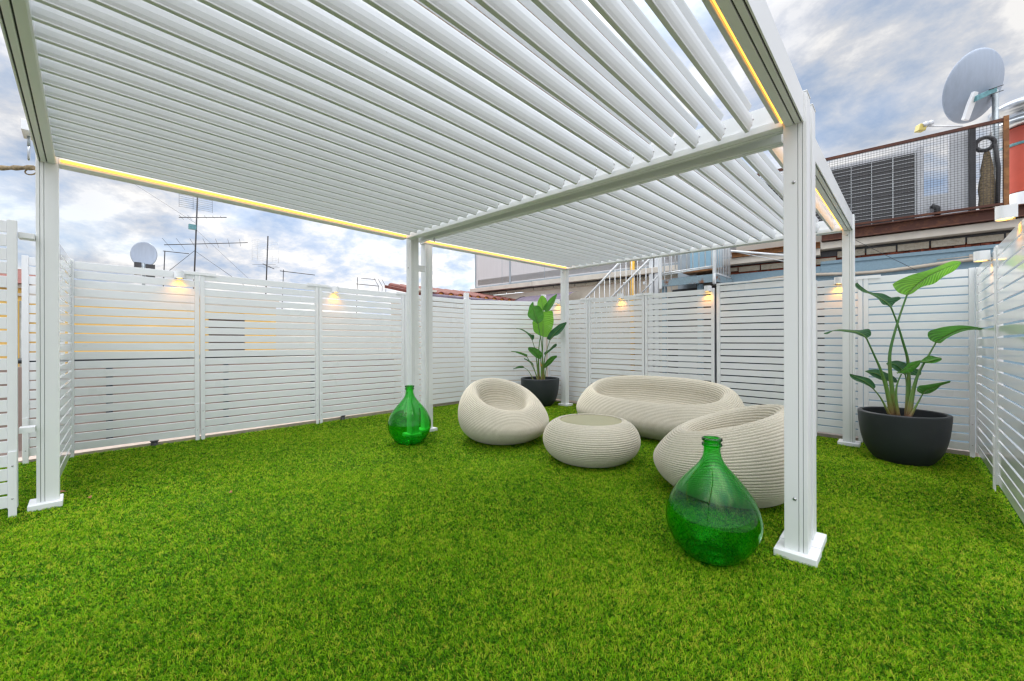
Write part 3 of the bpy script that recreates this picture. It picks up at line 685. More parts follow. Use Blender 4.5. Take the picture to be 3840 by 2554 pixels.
PL.leaf([(945, 975), (1010, 975), (1080, 955), (1138, 945)], [(945, 970), (1000, 930), (1040, 920), (1100, 935), (1138, 942)], [(950, 985), (1050, 990), (1100, 980), (1138, 960), (1139, 950)], 'leaf', -.10, -.14, .05, -.04)
PL.leaf([(965, 1270), (1000, 1235), (1080, 1205), (1150, 1180), (1220, 1155)], [(960, 1268), (915, 1240), (930, 1195), (1000, 1185), (1120, 1165), (1215, 1148)], [(970, 1272), (1030, 1262), (1090, 1230), (1130, 1195), (1215, 1165)], 'leaf', -.10, -.2, -.04, .04)
PL.stem([(825, 375), (760, 560), (700, 760), (668, 920), (675, 1100), (690, 1240), (715, 1480)], 14, 44, 0, .0)
PL.stem([(683, 485), (735, 620), (790, 800), (830, 950), (840, 1100), (838, 1250), (822, 1480)], 13, 42, 0, .05)
PL.stem([(460, 765), (530, 920), (590, 1060), (640, 1230), (695, 1480)], 12, 46, -.05, -.03)
PL.stem([(1085, 805), (1020, 920), (960, 1020), (910, 1130), (870, 1290), (840, 1480)], 12, 46, -.02, -.04)
PL.stem([(520, 1220), (590, 1310), (675, 1480)], 10, 24, -.1, -.08)
PL.stem([(965, 1270), (910, 1370), (850, 1480)], 10, 26, -.1, -.08)
PL.stem([(775, 1085), (735, 1180), (725, 1300), (745, 1480)], 10, 34, -.09, -.07)
PL.stem([(810, 1095), (820, 1200), (815, 1480)], 10, 26, .10, .05)
PL.stem([(640, 1150), (670, 1300), (700, 1480)], 9, 20, .10, .05)
c2 = (-5.163, 6.146)
t = pot('tall upright bird of paradise plant in a black bowl by the far post', c2, 1.012)
PL = Plant(t, (c2[0], c2[1], gz(*c2)+.52), (492, 1325), 8.0/1539.5/3.919)
PL.leaf([(537, 705), (540, 600), (540, 450), (545, 330)], [(530, 700), (470, 680), (405, 630), (388, 540), (390, 480), (480, 400), (530, 330)], [(545, 710), (620, 705), (665, 610), (695, 500), (690, 400), (675, 325), (610, 330), (550, 335)], 'leafbright', 0, .02, -.03, -.03)
PL.leaf([(465, 515), (440, 430), (410, 320), (395, 200)], [(460, 520), (390, 470), (315, 400), (330, 300), (345, 250), (385, 195)], [(470, 512), (530, 470), (550, 400), (530, 320), (490, 262), (455, 246), (410, 260), (400, 200)], 'leaf', -.09, -.12, -.04, -.03)
PL.leaf([(545, 330), (530, 250), (520, 180), (510, 100)], [(540, 330), (480, 270), (455, 240), (470, 170), (510, 105)], [(550, 330), (565, 250), (600, 190), (580, 140), (540, 105), (515, 102)], 'leafbright', .02, .03, -.03, -.03)
PL.leaf([(590, 345), (630, 290), (690, 190), (745, 80)], [(580, 342), (540, 290), (590, 210), (650, 140), (740, 78)], [(595, 345), (640, 310), (700, 220), (735, 130), (748, 90)], 'leaf', -.05, -.1, -.03, .08)
PL.leaf([(640, 760), (700, 670), (780, 590), (885, 500)], [(635, 755), (595, 730), (650, 630), (730, 560), (790, 520), (880, 492)], [(650, 755), (700, 705), (760, 680), (830, 610), (885, 515)], 'leafdark', -.05, -.25, .06, -.06)
PL.leaf([(380, 760), (350, 690), (290, 640), (240, 600), (145, 580)], [(385, 755), (405, 735), (405, 680), (360, 670), (280, 620), (230, 595), (145, 577)], [(375, 762), (345, 710), (300, 660), (260, 630), (200, 600), (143, 585)], 'leafdark', -.05, -.25, .09, -.07)
PL.leaf([(500, 1030), (450, 960), (390, 900), (330, 860)], [(510, 1030), (525, 960), (490, 910), (420, 870), (340, 857)], [(490, 1035), (440, 1015), (370, 960), (320, 900), (320, 870)], 'leaf', -.12, -.3, .05, -.05)
PL.leaf([(300, 1000), (260, 970), (190, 940), (70, 920)], [(302, 1000), (305, 970), (240, 945), (170, 924), (68, 916)], [(295, 1005), (250, 983), (190, 960), (130, 938), (68, 924)], 'leaf', -.1, -.3, .06, -.04)
PL.leaf([(395, 1130), (340, 1070), (260, 1025)], [(400, 1130), (385, 1095), (330, 1052), (258, 1020)], [(390, 1137), (350, 1095), (300, 1058), (258, 1038)], 'leafdark', .05, .1, .05, -.03)
PL.leaf([(255, 1160), (210, 1150), (100, 1180)], [(258, 1160), (240, 1136), (180, 1138), (98, 1176)], [(250, 1167), (200, 1168), (150, 1176), (98, 1185)], 'leafdark', -.12, -.25, .05, -.04)
PL.leaf([(565, 975), (620, 915), (680, 860), (735, 815)], [(560, 975), (560, 940), (640, 885), (690, 830), (730, 808)], [(570, 982), (620, 938), (690, 883), (735, 848), (742, 820)], 'leafdark', .1, .12, .06, -.04)
PL.leaf([(560, 1170), (610, 1100), (670, 1040), (740, 990)], [(555, 1165), (560, 1110), (600, 1050), (660, 1000), (735, 982)], [(565, 1172), (610, 1140), (660, 1100), (710, 1040), (745, 1010)], 'leaf', -.1, -.2, -.03, .05)
PL.stem([(537, 705), (532, 900), (525, 1100), (520, 1400)], 12, 34, .0, .0)
PL.stem([(465, 515), (490, 650), (515, 800), (530, 1000), (540, 1400)], 10, 34, -.09, -.03)
PL.stem([(500, 690), (475, 900), (470, 1100), (480, 1400)], 12, 38, .03, .02)
PL.stem([(640, 760), (590, 920), (555, 1080), (545, 1400)], 10, 30, -.05, -.02)
PL.stem([(380, 760), (420, 900), (445, 1080), (480, 1400)], 9, 32, -.05, .0)
PL.stem([(300, 1000), (370, 1120), (430, 1250), (470, 1400)], 8, 26, -.1, -.05)
PL.stem([(395, 1130), (430, 1250), (480, 1400)], 8, 20, .05, .0)
PL.stem([(255, 1160), (330, 1220), (415, 1390)], 7, 16, -.12, -.08)
PL.stem([(600, 1140), (575, 1220), (550, 1400)], 8, 22, -.1, -.05)
PL.stem([(500, 1030), (510, 1150), (515, 1400)], 9, 40, -.12, -.07)
mb = MB(); a = PL.P(498, 1080, -.10); b = PL.P(512, 1175, -.09)
mb.tube([a, a.lerp(b, .5)+RIGHT*.008, b], [.003, .018, .01], 8); mb.build('flower', 'tileorange', t)
# ------------------------------------------------------------------ rooftop building behind
FS = .08
FA = math.atan(FS); FD = Vector((math.cos(FA), math.sin(FA), 0)); FN = Vector((-FD.y, FD.x, 0))
def fac(x, dy, z):   # x along the facade line, dy away from the viewer
    return (x-math.sin(FA)*dy, 8.3+FS*(x-.5)+math.cos(FA)*dy, z)
def fb(mb, x0, x1, d0, d1, z0, z1): return mb.box(x0, x1, d0, d1, z0, z1, fac)
t = thing('rooftop_building', 'building wall with concrete block course, cream ledge and blue painted band behind the back screens', 'building', fac(-3, 0, -.3))
mb = MB(); fb(mb, -8.6, -2.36, .02, .4, -.4, 2.468); mb.build('wall', 'beige', t)
mb = MB(); fb(mb, -2.355, -1.0, -.01, .4, -.4, 2.425); fb(mb, -.998, 3.2, -.01, .4, -.4, 2.498); mb.build('wall', 'blue', t, label='blue painted wall band')
mb = MB(); fb(mb, -.998, 3.2, -.03, -.012, 2.45, 2.497); mb.build('trim', 'blue', t)
mb = MB(); fb(mb, -.99, 3.2, .03, .4, 2.4985, 2.57); fb(mb, -2.3, -.995, .03, .4, 2.4255, 2.57); x = -2.28
while x < 3.1:
    w = random.uniform(.03, .11); zz0 = 2.426 if x < -1.1 else 2.499
    fb(mb, x, x+w, random.uniform(-.018, .012), .0295, zz0, zz0+random.uniform(.006, .034)); x += w+random.uniform(.002, .02)
mb.build('brick_core', 'redbrick', t, label='broken red brick strip')
mb = MB(); fb(mb, -3.4, -.95, -.03, -.012, .1, 2.12); mb.build('shade_backing', 'darkgloss', t)  # added dark sheet standing in for shade behind the screen gaps
mb = MB(); x = -8.45
while x < 3:
    w = .33 if x > -5 else .28
    z0 = 2.478 if x < -2.4 else (2.455 if x < -1.0 else 2.535)
    fb(mb, x+.006, min(3.2, x+w), -.012+random.uniform(-.01, .012), .014, z0+random.uniform(0, .006), (2.548 if x < -1.0 else 2.630)+random.uniform(-.004, .004))
    x += w+.014
mb.build('block_course', 'block', t, .004)
mb = MB(); fb(mb, -8.6, 3.2, .0155, .4, 2.571, 2.66); mb.build('dark_joint', 'dark', t)
mb = MB(); fb(mb, -8.78, -6.64, -.14, .41, 2.585, 2.69); fb(mb, -6.63, -1.0, -.14, .41, 2.585, 2.695); fb(mb, -.995, 3.3, -.14, .41, 2.672, 2.775); mb.build('ledge', 'cream', t, .006)
mb = MB(); fb(mb, -8.6, 3.3, .0, 3.5, 2.776, 2.93); mb.build('roof_deck', 'cream', t)
# steel beam
mb = MB(); poly = [(-.20, 0), (-.07, 0), (-.07, .014), (-.128, .018), (-.128, .137), (-.07, .141), (-.07, .155), (-.20, .155), (-.20, .141), (-.142, .137), (-.142, .018), (-.20, .014)]
mb.prism(poly, lambda a, b, tt: fac(tt, a, 2.790+b), -.98, 1.25)
tag(mb.build('steel_beam', 'rust'), 'long rusty steel beam under the mesh guard rail', 'beam')
mb = MB(); mb.prism(poly, lambda a, b, tt: fac(tt, a+.02, 2.70+b*.57), -2.25, -1.0); tag(mb.build('steel_beam', 'ruststrong'), 'short orange rusted steel beam left of the near right post', 'beam')
# metal panel cabin on the left part
t = thing('roof_cabin', 'pale metal panelled cabin on the ledge, left of the stairs', 'cabin', fac(-6, .2, 2.69))
mb = MB(); fb(mb, -8.68, -7.46, .0, 1.6, 2.735, 3.85); fb(mb, -7.43, -2.2, .0, 1.6, 2.75, 3.85); mb.build('panel', 'panel', t)
mb = MB()
for x in (-8.70, -7.455): fb(mb, x, x+.035, -.02, .03, 2.72, 3.86)
fb(mb, -8.66, -7.46, -.015, .02, 2.712, 2.742); fb(mb, -7.41, -2.2, -.015, .02, 2.718, 2.752)
mb.build('frame', 'panelframe', t)
mb = MB()
for x in (-7.72, -6.36, -5.1, -3.9): fb(mb, x, x+.008, -.004, .004, 2.745, 3.84)
mb.build('seam', 'panelframe', t)
# mesh guard
t = thing('mesh_guard', 'rusty framed wire mesh guard rail along the roof edge, top right', 'railing', fac(0, -.13, 2.945))
X0, X1 = -2.2, .885
mb = MB(); fb(mb, X0, X1, -.15, -.115, 4.05, 4.09); mb.build('top_rail', 'rust', t)
mb = MB(); fb(mb, X0, X1, -.15, -.115, 2.975, 3.005); mb.build('bottom_rail', 'rust', t)
mb = MB(); fb(mb, X1, X1+.045, -.16, -.105, 2.76, 4.11); mb.build('post', 'ruststrong', t)
mb = MB(); x = X0+.02
while x < X1-.01: fb(mb, x-.0016, x+.0016, -.134, -.131, 3.0, 4.055); x += .0325
z = 3.03
while z < 4.05: fb(mb, X0, X1, -.137, -.134, z-.0016, z+.0016); z += .0325
mb.build('wire_mesh', 'dark', t)
# condenser
t = thing('condenser_unit', 'large air conditioning condenser with dark finned coil behind the mesh guard', 'air conditioner', fac(-.6, .2, 2.94))
mb = MB(); fb(mb, -1.9, .10, .02, .8, 2.945, 3.985); mb.build('case', 'accase', t)
mb = MB(); fb(mb, -1.84, .085, -.0, .015, 2.99, 3.93); mb.build('coil', 'acgrill', t)
mb = MB()
for k in range(18): fb(mb, -1.84, .085, -.012, -.002, 3.02+.052*k, 3.026+.052*k)
for k in range(9): fb(mb, -1.80+.235*k, -1.788+.235*k, -.02, -.0125, 2.96, 3.95)
mb.build('grille', 'actrim', t)
mb = MB(); fb(mb, .101, .175, .0, .06, 2.945, 4.0); fb(mb, .1755, .42, .0, .05, 2.945, 3.28); fb(mb, .4205, .60, .0, .06, 2.945, 4.13); mb.build('side_frame', 'accase', t)
mb = MB(); mb.tube([fac(.30, -.05, 2.96), fac(.30, -.05, 3.08), fac(.24, -.05, 3.12)], .035, 10); mb.build('valve', 'dark', t)
mb = MB(); fb(mb, .605, .66, -.06, .5, 2.945, 4.10); tag(mb.build('door_jamb', 'dark'), 'dark upright strip between the condenser and the rope bundle', 'strip')
# rope and net bundle
t = thing('rope_bundle', 'coiled black hose and netting tied up behind the mesh corner', 'hose', fac(.77, .03, 3.0))
mb = MB(); mb.tube([fac(.755+.085*math.cos(a), .03, 3.86+.085*math.sin(a)) for a in [k*PI/12 for k in range(25)]], .026, 8, False); mb.build('coil', 'dark', t)
mb = MB(); mb.lathe([(.02, .78), (.035, .70), (.05, .60), (.062, .52), (.058, .45), (.075, .36), (.082, .25), (.074, .15), (.08, .06), (.07, .0)], fac(.775, .04, 3.0), 20, True, Matrix.Diagonal((1, .5, 1))); mb.build('net', 'rope', t)
mb = MB(); mb.tube([fac(.84, .0, 3.82), fac(.87, .0, 3.5), fac(.86, .0, 3.0)], .022, 8); mb.build('hose', 'dark', t)
# satellite dish
def atd(u, v, d):   # position from a survey bearing (photo pixel) and a distance
    a = (u-1920)/1539.5; b = (v-1277)/1539.5
    return Vector((0, 0, CAMH))+d*(FWD+RIGHT*a-Vector((0, 0, b)))
t = thing('satellite_dish', 'large grey satellite dish seen from behind above the condenser', 'satellite dish', atd(3745, 520, 5.8))
c = atd(3652, 330, 5.85); ax = (RIGHT*-.02-FWD*.9+Vector((0, 0, -.30))).normalized()   # axis pointing out of the back
M = ax.to_track_quat('Z', 'Y').to_matrix()
# dish is taller than wide
R_ = .435
prof = [(R_*1.0, -.005), (R_*1.015, -.012), (R_*1.03, -.004), (R_*1.0, .012)]+[(R_*q, .012+.115*(1-q*q)) for q in (.95, .85, .7, .5, .3, .12, 0.001)]
mb = MB(); mb.lathe(prof, c, 56, True, M @ Matrix.Diagonal((.90, 1.06, 1))); mb.build('reflector', 'dishback', t)
mb = MB(); mb.lathe([(R_*1.0, -.006), (R_*.8, .02), (R_*.4, .09), (.001, .105)], c, 56, True, M @ Matrix.Diagonal((.90, 1.06, 1))); mb.build('face', 'accase', t)
a1 = atd(3652, 352, 5.70); a2 = atd(3614, 458, 5.78)
mb = MB(); side = (a2-a1).cross(ax).normalized()*.035
vs = []
for p, w in ((a1, .8), (a1.lerp(a2, .4), 1.1), (a2, 1.0)):
    for q in (side*w, -side*w): vs += [p+q, p+q+ax*.05]
mb.add(vs, [(0, 1, 3, 2), (8, 10, 11, 9), (0, 4, 5, 1), (4, 8, 9, 5), (2, 3, 7, 6), (6, 7, 11, 10), (1, 5, 7, 3), (5, 9, 11, 7), (0, 2, 6, 4), (4, 6, 10, 8)])
mb.build('back_arm', 'plate', t, .006)
b1 = atd(3660, 376, 5.66); b2 = atd(3735, 342, 5.72)
mb = MB(); mb.box(0, 1, -.5, .5, -.5, .5, lambda x, y, z: b1.lerp(b2, x)+Vector((0, 0, z*.075))+FWD*(y*.05)); mb.build('bracket', 'teal', t, .005)
mb = MB()
for v in (332, 352): mb.tube([atd(3712, v+10, 5.66), atd(3765, v-8, 5.66)], .006, 6)
mb.build('clamp', 'dark', t)
mb = MB(); mb.tube([atd(3735, 345, 5.78), atd(3737, 700, 5.78)], .034, 14); mb.build('pole', 'galv', t)
f1 = atd(3612, 478, 5.75); f2 = atd(3478, 478, 5.9)
mb = MB(); mb.tube([f1, f2], .013, 8); mb.build('feed_arm', 'plate', t)
mb = MB(); q = RIGHT; p = atd(3455, 485, 5.9)
mb.box(-.05, .05, -.04, .04, -.05, .05, lambda x, y, z: p+RIGHT*(x+z*.25)+FWD*y+Vector((0, 0, z))); mb.build('feed_box', 'yellowplastic', t, .008)
mb = MB()
for u, v in ((3478, 468), (3497, 463)): s0 = atd(u-18, v+10, 5.88); mb.tube([s0, atd(u, v, 5.88)], .034, 14)
mb.build('feed_horn', 'accase', t)
# flue
t = thing('chimney_flue', 'red flue pipe with a steel cowl at the far right edge', 'chimney', atd(3838, 760, 6.1))
c = atd(3852, 700, 6.1); c.z = 2.94
zz = lambda v: CAMH+(1277-v)/1539.5*6.1
mb = MB(); mb.lathe([(.215, zz(730)), (.215, zz(488))], (c.x, c.y, 0), 32); mb.build('pipe', 'flue', t)
mb = MB(); mb.lathe([(.24, 2.95), (.24, zz(735)), (.215, zz(732))], (c.x, c.y, 0), 32); mb.build('base', 'accase', t)
mb = MB(); mb.lathe([(.219, zz(556)), (.224, zz(556)), (.224, zz(546)), (.219, zz(546))], (c.x, c.y, 0), 32); mb.build('clamp', 'teal', t)
mb = MB(); mb.lathe([(.216, zz(486)), (.37, zz(480)), (.33, zz(462)), (.27, zz(455)), (.27, zz(438)), (.33, zz(432)), (.37, zz(420)), (.38, zz(408)), (.30, zz(392)), (.0, zz(380))], (c.x, c.y, 0), 36); mb.build('cowl', 'steel', t)
mb = MB(); mb.tube([atd(3800, 545, 5.9), atd(3735, 575, 5.78)], .008, 6); mb.build('stay', 'teal', t)
# conduit and wires
mb = MB(); pts = []
for k in range(90):
    u = k/89; x = -1.95+3.1*u; pts.append(fac(x, -.05, 2.262+.03*math.sin(u*9)+(.05*u if u < .6 else .03)))
mb.tube(pts, [.024+.003*(k % 2) for k in range(90)], 8); tag(mb.build('conduit', 'conduit'), 'beige corrugated conduit running along the blue wall', 'conduit')
mb = MB(); mb.tube([atd(3210, 905, 5.2), atd(3440, 1020, 5.4)], .003, 5); tag(mb.build('cable', 'dark'), 'thin dark cable slanting down in front of the blue wall', 'cable')
mb = MB(); mb.tube([fac(.30, -.03, 2.36), fac(.62, -.06, 2.365), fac(.80, -.08, 2.22)], .006, 5); mb.box(0, .03, 0, .03, 0, .07, lambda x, y, z: fac(.60+x, -.06+y, 2.32+z)); tag(mb.build('cable', 'conduit'), 'pale cable clipped to the blue wall above the large plant', 'cable')
# ------------------------------------------------------------------ stairs, landing
YS = 7.2
t = thing('staircase_railing', 'white steel stair railing climbing to the right behind the back screens', 'railing', (-4.78, YS, 1.6))
def rail(mb, a, b, y, r=.022): mb.tube([(a[0], y, a[1]), (b[0], y, b[1])], r, 8)
for a, b, y, n0 in (((-5.6, 1.48), (-3.6, 3.10), YS, 0), ((-4.95, 1.48), (-2.9, 3.14), YS-.02, 0)):
    mb = MB(); rail(mb, a, b, y); h = mb.build('handrail', 'rail', t)
    mb = MB(); x = a[0]+.06; sl = (b[1]-a[1])/(b[0]-a[0])
    while x < b[0]:
        z = a[1]+sl*(x-a[0]); mb.tube([(x, y, z-.02), (x, y, z-.95)], .008, 6)
        x += .118
    mb.build('balusters', 'rail', t)
mb = MB()
for x, z in ((-3.905, 2.33), (-3.50, 2.30), (-3.52, 2.72)): mb.lathe([(0, -.03), (.014, -.026), (.02, -.012), (.012, 0), (.02, .012), (.014, .026), (0, .03)], (x, YS-.05, z), 12)
mb.build('finial', 'rail', t)
mb = MB(); mb.tube([(-3.60, YS, 2.10), (-3.255, YS, 2.412)], .014, 8); mb.tube([(-3.255, YS, 2.412), (-2.30, YS, 2.455)], .012, 8); mb.build('lower_rail', 'rail', t)
mb = MB(); mb.tube([fac(-4.10, -.08, -.3), fac(-4.10, -.08, 3.3)], .045, 16); tag(mb.build('gas_pipe', 'yellowpipe'), 'yellow vertical pipe behind the stair handrails', 'pipe')
mb = MB(); fb(mb, -3.74, -3.66, -.12, -.03, -.3, 3.4); fb(mb, -3.63, -3.55, -.12, -.03, -.3, 3.4); tag(mb.build('drain_box', 'rail'), 'pair of white square uprights left of the blue landing', 'pipe')
t = thing('steel_landing', 'rusty blue steel stair landing with checker plate riser and white railing', 'landing', (-2.7, YS, 2.2))
mb = MB(); mb.box(-3.215, -2.283, YS-.03, YS+.01, 2.205, 2.322); mb.build('front_beam', 'bluerust', t, .003)
mb = MB(); mb.box(-2.2825, -2.243, YS-.03, YS+.85, 2.205, 2.322); mb.build('side_beam', 'bluerust', t, .003)
mb = MB(); mb.box(-3.05, -2.29, YS+.012, YS+.84, 2.325, 2.345); mb.build('deck', 'bluerust', t)
mb = MB(); mb.box(-2.83, -2.29, YS+.40, YS+.42, 2.50, 2.92); mb.build('riser', 'checker', t)
mb = MB(); mb.box(-2.95, -2.29, YS+.36, YS+.80, 2.465, 2.497); mb.build('tread', 'ruststrong', t)
for x, w in ((-3.21, .05), (-2.30, .045)):
    mb = MB(); mb.box(x, x+w, YS-.06, YS-.031, 2.17, 3.3); mb.build('post', 'rail', t)
mb = MB()
for k in range(9): x = -3.12+.1*k; mb.tube([(x, YS-.045, 2.445), (x, YS-.045, 3.3)], .0085, 6)
mb.tube([(-3.18, YS-.045, 2.44), (-2.29, YS-.045, 2.465)], .013, 6)
mb.build('front_balusters', 'rail', t)
mb = MB()
for k in range(9): mb.tube([(-2.262, YS+.03+.085*k, 2.33), (-2.262, YS+.03+.085*k, 3.3)], .0085, 6)
mb.tube([(-2.262, YS, 2.345), (-2.262, YS+.82, 2.345)], .012, 6)
mb.build('side_balusters', 'rail', t)
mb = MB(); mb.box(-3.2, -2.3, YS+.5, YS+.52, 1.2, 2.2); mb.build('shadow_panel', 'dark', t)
mb = MB(); mb.box(-2.6, -2.52, YS+.1, YS+.16, -.3, 2.204); mb.box(-3.19, -3.12, YS+.02, YS+.08, -.3, 2.204); mb.build('leg', 'blue', t)
mb = MB(); mb.tube([(-2.28, YS-.05, 2.16), (-2.27, YS-.05, 2.34)], .018, 6); mb.build('brace', 'rail', t)
mb = MB(); mb.box(-3.16, -2.82, 7.86, 7.90, -.3, 3.2); tag(mb.build('metal_door', 'panelframe'), 'grey metal door behind the landing balusters', 'door')
mb = MB(); mb.tube([(-2.10, 7.4, 2.72), (-1.35, 7.42, 2.54)], .018, 8); mb.tube([(-2.10, 7.41, 2.72), (-1.3, 7.42, 2.43)], .007, 6); tag(mb.build('stay_rod', 'rail'), 'white stay rods slanting from the landing towards the near right post', 'rod')
# awning
t = thing('awning', 'dark purple rounded awning above the back screens near the far post', 'awning', (-6.2, 7.4, 2.1))
poly = [(0, 0)]+[(.95*math.sin(a), .255*(1-math.cos(a))/1 if False else .24*math.sin(a)) for a in []]
mb = MB(); n = 16; vs = []
for x in (-6.95, -5.35):
    for k in range(n+1):
        a = k/n; vs.append((x, 7.15+.55*a, 2.10+.25*math.sin(a*PI/2)))
mb.add(vs, [(k, k+1, n+2+k, n+1+k) for k in range(n)], True); mb.build('cover', 'awning', t)
mb = MB()
vv = [(-6.95, 7.15, 2.10)]+[(-6.95, 7.15+.55*k/n, 2.10+.25*math.sin(k/n*PI/2)) for k in range(n+1)]+[(-6.95, 7.7, 2.10)]
mb.tube(vv[1:-1], .014, 6); mb.build('rib', 'dark', t)
# terracotta eave
t = thing('tiled_roof', 'terracotta tiled roof edge with orange tile mouths above the angled screen', 'roof', (-7.6, 6.2, 2.1))
mb = MB(); mm = MB()
for k in range(11):
    y = 5.02+.262*k; n = 8
    for sx, r0 in ((0, .072),):
        prof = [(r0*math.cos(q), r0*math.sin(q)*1.1) for q in [PI*i/n for i in range(n+1)]]
        mb.prism(prof+[(p[0]*.8, p[1]*.8) for p in prof[::-1]], lambda a, b, tt: (-7.18-tt, y+a*1.25, 2.222+b+tt*.20), 0, 1.6, smooth=False)
        mm.prism(prof, lambda a, b, tt: (-7.2-tt, y+a, 2.222+b*.9), .0, .02)
mb.box(-8.8, -7.2, 4.85, 7.75, 2.17, 2.235, lambda x, y, z: (x, y, z+(-7.2-x)*.20)); mb.build('tiles', 'tile', t)
mm.build('tile_mouths', 'tileorange', t)
mb = MB(); mb.tube([(-7.14, 4.85, 2.19), (-7.14, 7.75, 2.19)], .045, 10); mb.build('gutter', 'awning', t)
mb = MB(); mb.box(-8.6, -7.3, 4.9, 7.7, -.4, 2.16); mb.build('wall', 'beige', t)
mb = MB(); mb.box(-7.35, -7.12, 4.55, 5.12, 2.27, 2.31); tag(mb.build('coping_slab', 'cream'), 'flat cream slab at the left end of the tile eave', 'slab')
# ------------------------------------------------------------------ neighbouring roofs on the left
t = thing('ochre_house', 'ochre yellow house glimpsed through the left screen gaps', 'house', (-10.7, 0, -.4))
mb = MB(); mb.box(-12, -10.5, -6, 3.05, -.5, 2.19); mb.build('wall', 'ochre', t)
mb = MB(); mb.box(-12.1, -10.42, -6, 3.1, 2.13, 2.20); mb.box(-10.499, -10.46, -6, 3.04, 2.0, 2.05); mb.build('cornice', 'cream', t, .01)
mb = MB(); mb.prism([(-10.35, 2.201), (-12, 2.62), (-12, 2.201)], lambda a, b, tt: (a, tt, b), -6, -.62); mb.build('roof', 'tile', t)
mb = MB(); mb.box(-10.497, -10.47, 1.78, 2.42, .8, 1.85); mb.build('shutter', 'shutter', t)
mb = MB(); mb.tube([(-10.44, -.70, -.4), (-10.44, -.70, 1.92)], .05, 12); mb.build('downpipe', 'galv', t)
t = thing('parapet_rail', 'low pale parapet with a dark pipe beyond the left screens', 'parapet', (-8.4, 2, -.3))
mb = MB(); mb.box(-8.5, -8.3, -6, 4.8, -.3, .92); mb.build('parapet', 'pink', t)
mb = MB(); mb.tube([(-8.4, -6, 1.0), (-8.4, 4.8, 1.0)], .035, 8); mb.build('pipe', 'darkgloss', t)
for y in (.2, 1.6, 3.0): mb = MB(); mb.box(-8.28, -8.24, y, y+.07, -.3, .93); mb.build('post', 'darkgloss', t)
XA = -13.0
mb = MB(); mb.box(-16, -12.6, -3, 14, -9, 2.0); tag(mb.build('white_house', 'cream'), 'pale flat-roofed house carrying the antennas beyond the left screens', 'house')
def antenna(label, foot, h, elems):
    t = thing('antenna', label, 'antenna', foot, 'rooftop antennas beyond the left screens')
    mb = MB(); mb.tube([foot, (foot[0], foot[1]+h*.035, foot[2]+h)], .017 if h > 1.5 else .011, 8); mb.build('mast', 'dark', t)
    return t
def yagi(t, c, d, L, n, el, r=.0055):
    d = Vector(d).normalized(); c = Vector(c); s = Vector((d.y, -d.x, 0)).normalized()*.8+Vector((.0, 0, 0))
    mb = MB(); mb.tube([c-d*L*.35, c+d*L*.65], r*1.9, 6)
    for k in range(n):
        p = c-d*L*.35+d*(L*(k+.3)/n); q = s*el*(1-.45*k/n)*.5
        mb.tube([p-q, p+q], r*.7, 5)
    mb.build('element_array', 'dark', t)
t = antenna('tall antenna mast with several crossed aerials over the left screens', (XA, 1.88, 2.0), 3.05, 0)
yagi(t, (XA, 1.95, 4.40), (.35, 1, .14), 1.0, 6, .55); yagi(t, (XA, 1.93, 3.72), (.25, 1, .16), 1.75, 7, 1.9, .0055)
mb = MB(); mb.box(XA-.05, XA+.05, 1.80, 1.95, 4.08, 4.2); mb.build('amplifier', 'teal', t)
mb = MB()
for k in range(7): mb.tube([(XA-.05, 1.62, 4.62+.05*k), (XA-.05, 2.3, 4.62+.05*k)], .003, 4)
for y in (1.62, 1.9, 2.3): mb.tube([(XA-.05, y, 4.6), (XA-.05, y, 4.96)], .003, 4)
mb.build('grid', 'dark', t)
mb = MB(); mb.tube([(XA, 1.92, 3.55), (XA, 1.35, 2.9)], .006, 5); mb.tube([(XA, 1.92, 3.55), (XA, 3.1, 2.7)], .005, 5); mb.tube([(XA, 1.94, 4.1), (XA+.2, 3.4, 2.6)], .003, 4); mb.tube([(XA, 1.94, 4.25), (XA, .6, 5.05)], .003, 4); mb.build('guy_wire', 'dark', t)
t = antenna('antenna with a square reflector grid over the middle of the left screens', (XA, 3.5, 2.0), 2.22, 0)
mb = MB()
for k in range(12): mb.tube([(XA-.06, 3.20, 3.52+.052*k), (XA-.06, 3.86, 3.52+.052*k)], .004, 4)
for y in (3.20, 3.33, 3.7, 3.86): mb.tube([(XA-.06, y, 3.5), (XA-.06, y, 4.12)], .004, 4)
mb.build('grid', 'actrim', t)
yagi(t, (XA, 3.55, 3.38), (-.9, .9, -.1), .55, 3, .8)
t = antenna('small straight aerial pointing right, beside the paired posts', (XA, 3.93, 2.0), 1.32, 0); yagi(t, (XA, 4.22, 3.27), (.05, 1, -.02), .95, 9, .09, .006)
t = antenna('forked aerial low above the screens just left of the paired posts', (XA, 6.15, 2.0), 1.34, 0); yagi(t, (XA, 6.5, 3.33), (.05, 1, 0), .5, 5, .06, .005)
mb = MB(); mb.tube([(XA, 6.15, 3.12), (XA, 6.95, 3.12)], .012, 6)
for k in range(3): y = 6.78+.14*k; mb.tube([(XA, y, 3.37), (XA, y+.16, 3.12), (XA, y+.14, 2.85)], .008, 5)
mb.build('fork', 'dark', t)
t = antenna('tiny aerial on a short stick right of the white dish', (XA, 1.29, 2.0), 1.46, 0); yagi(t, (XA, 1.48, 3.45), (.1, 1, 0), .5, 8, .05, .005)
t = thing('satellite_dish', 'pale satellite dish with dark mount peeking over the left screen', 'satellite dish', (XA, .98, 2.0))
c = Vector((XA, .962, 3.31)); ax = (Vector((1, -.28, .10))).normalized(); M = ax.to_track_quat('Z', 'Y').to_matrix()
mb = MB(); mb.lathe([(.285, .004), (.292, .0), (.292, .012), (.285, .014)]+[(.281*q, .012-.035*(1-q*q)) for q in (.95, .7, .4, .1, 0.001)], c, 40, True, M @ Matrix.Diagonal((.82, 1.02, 1))); mb.build('reflector', 'dishback', t)
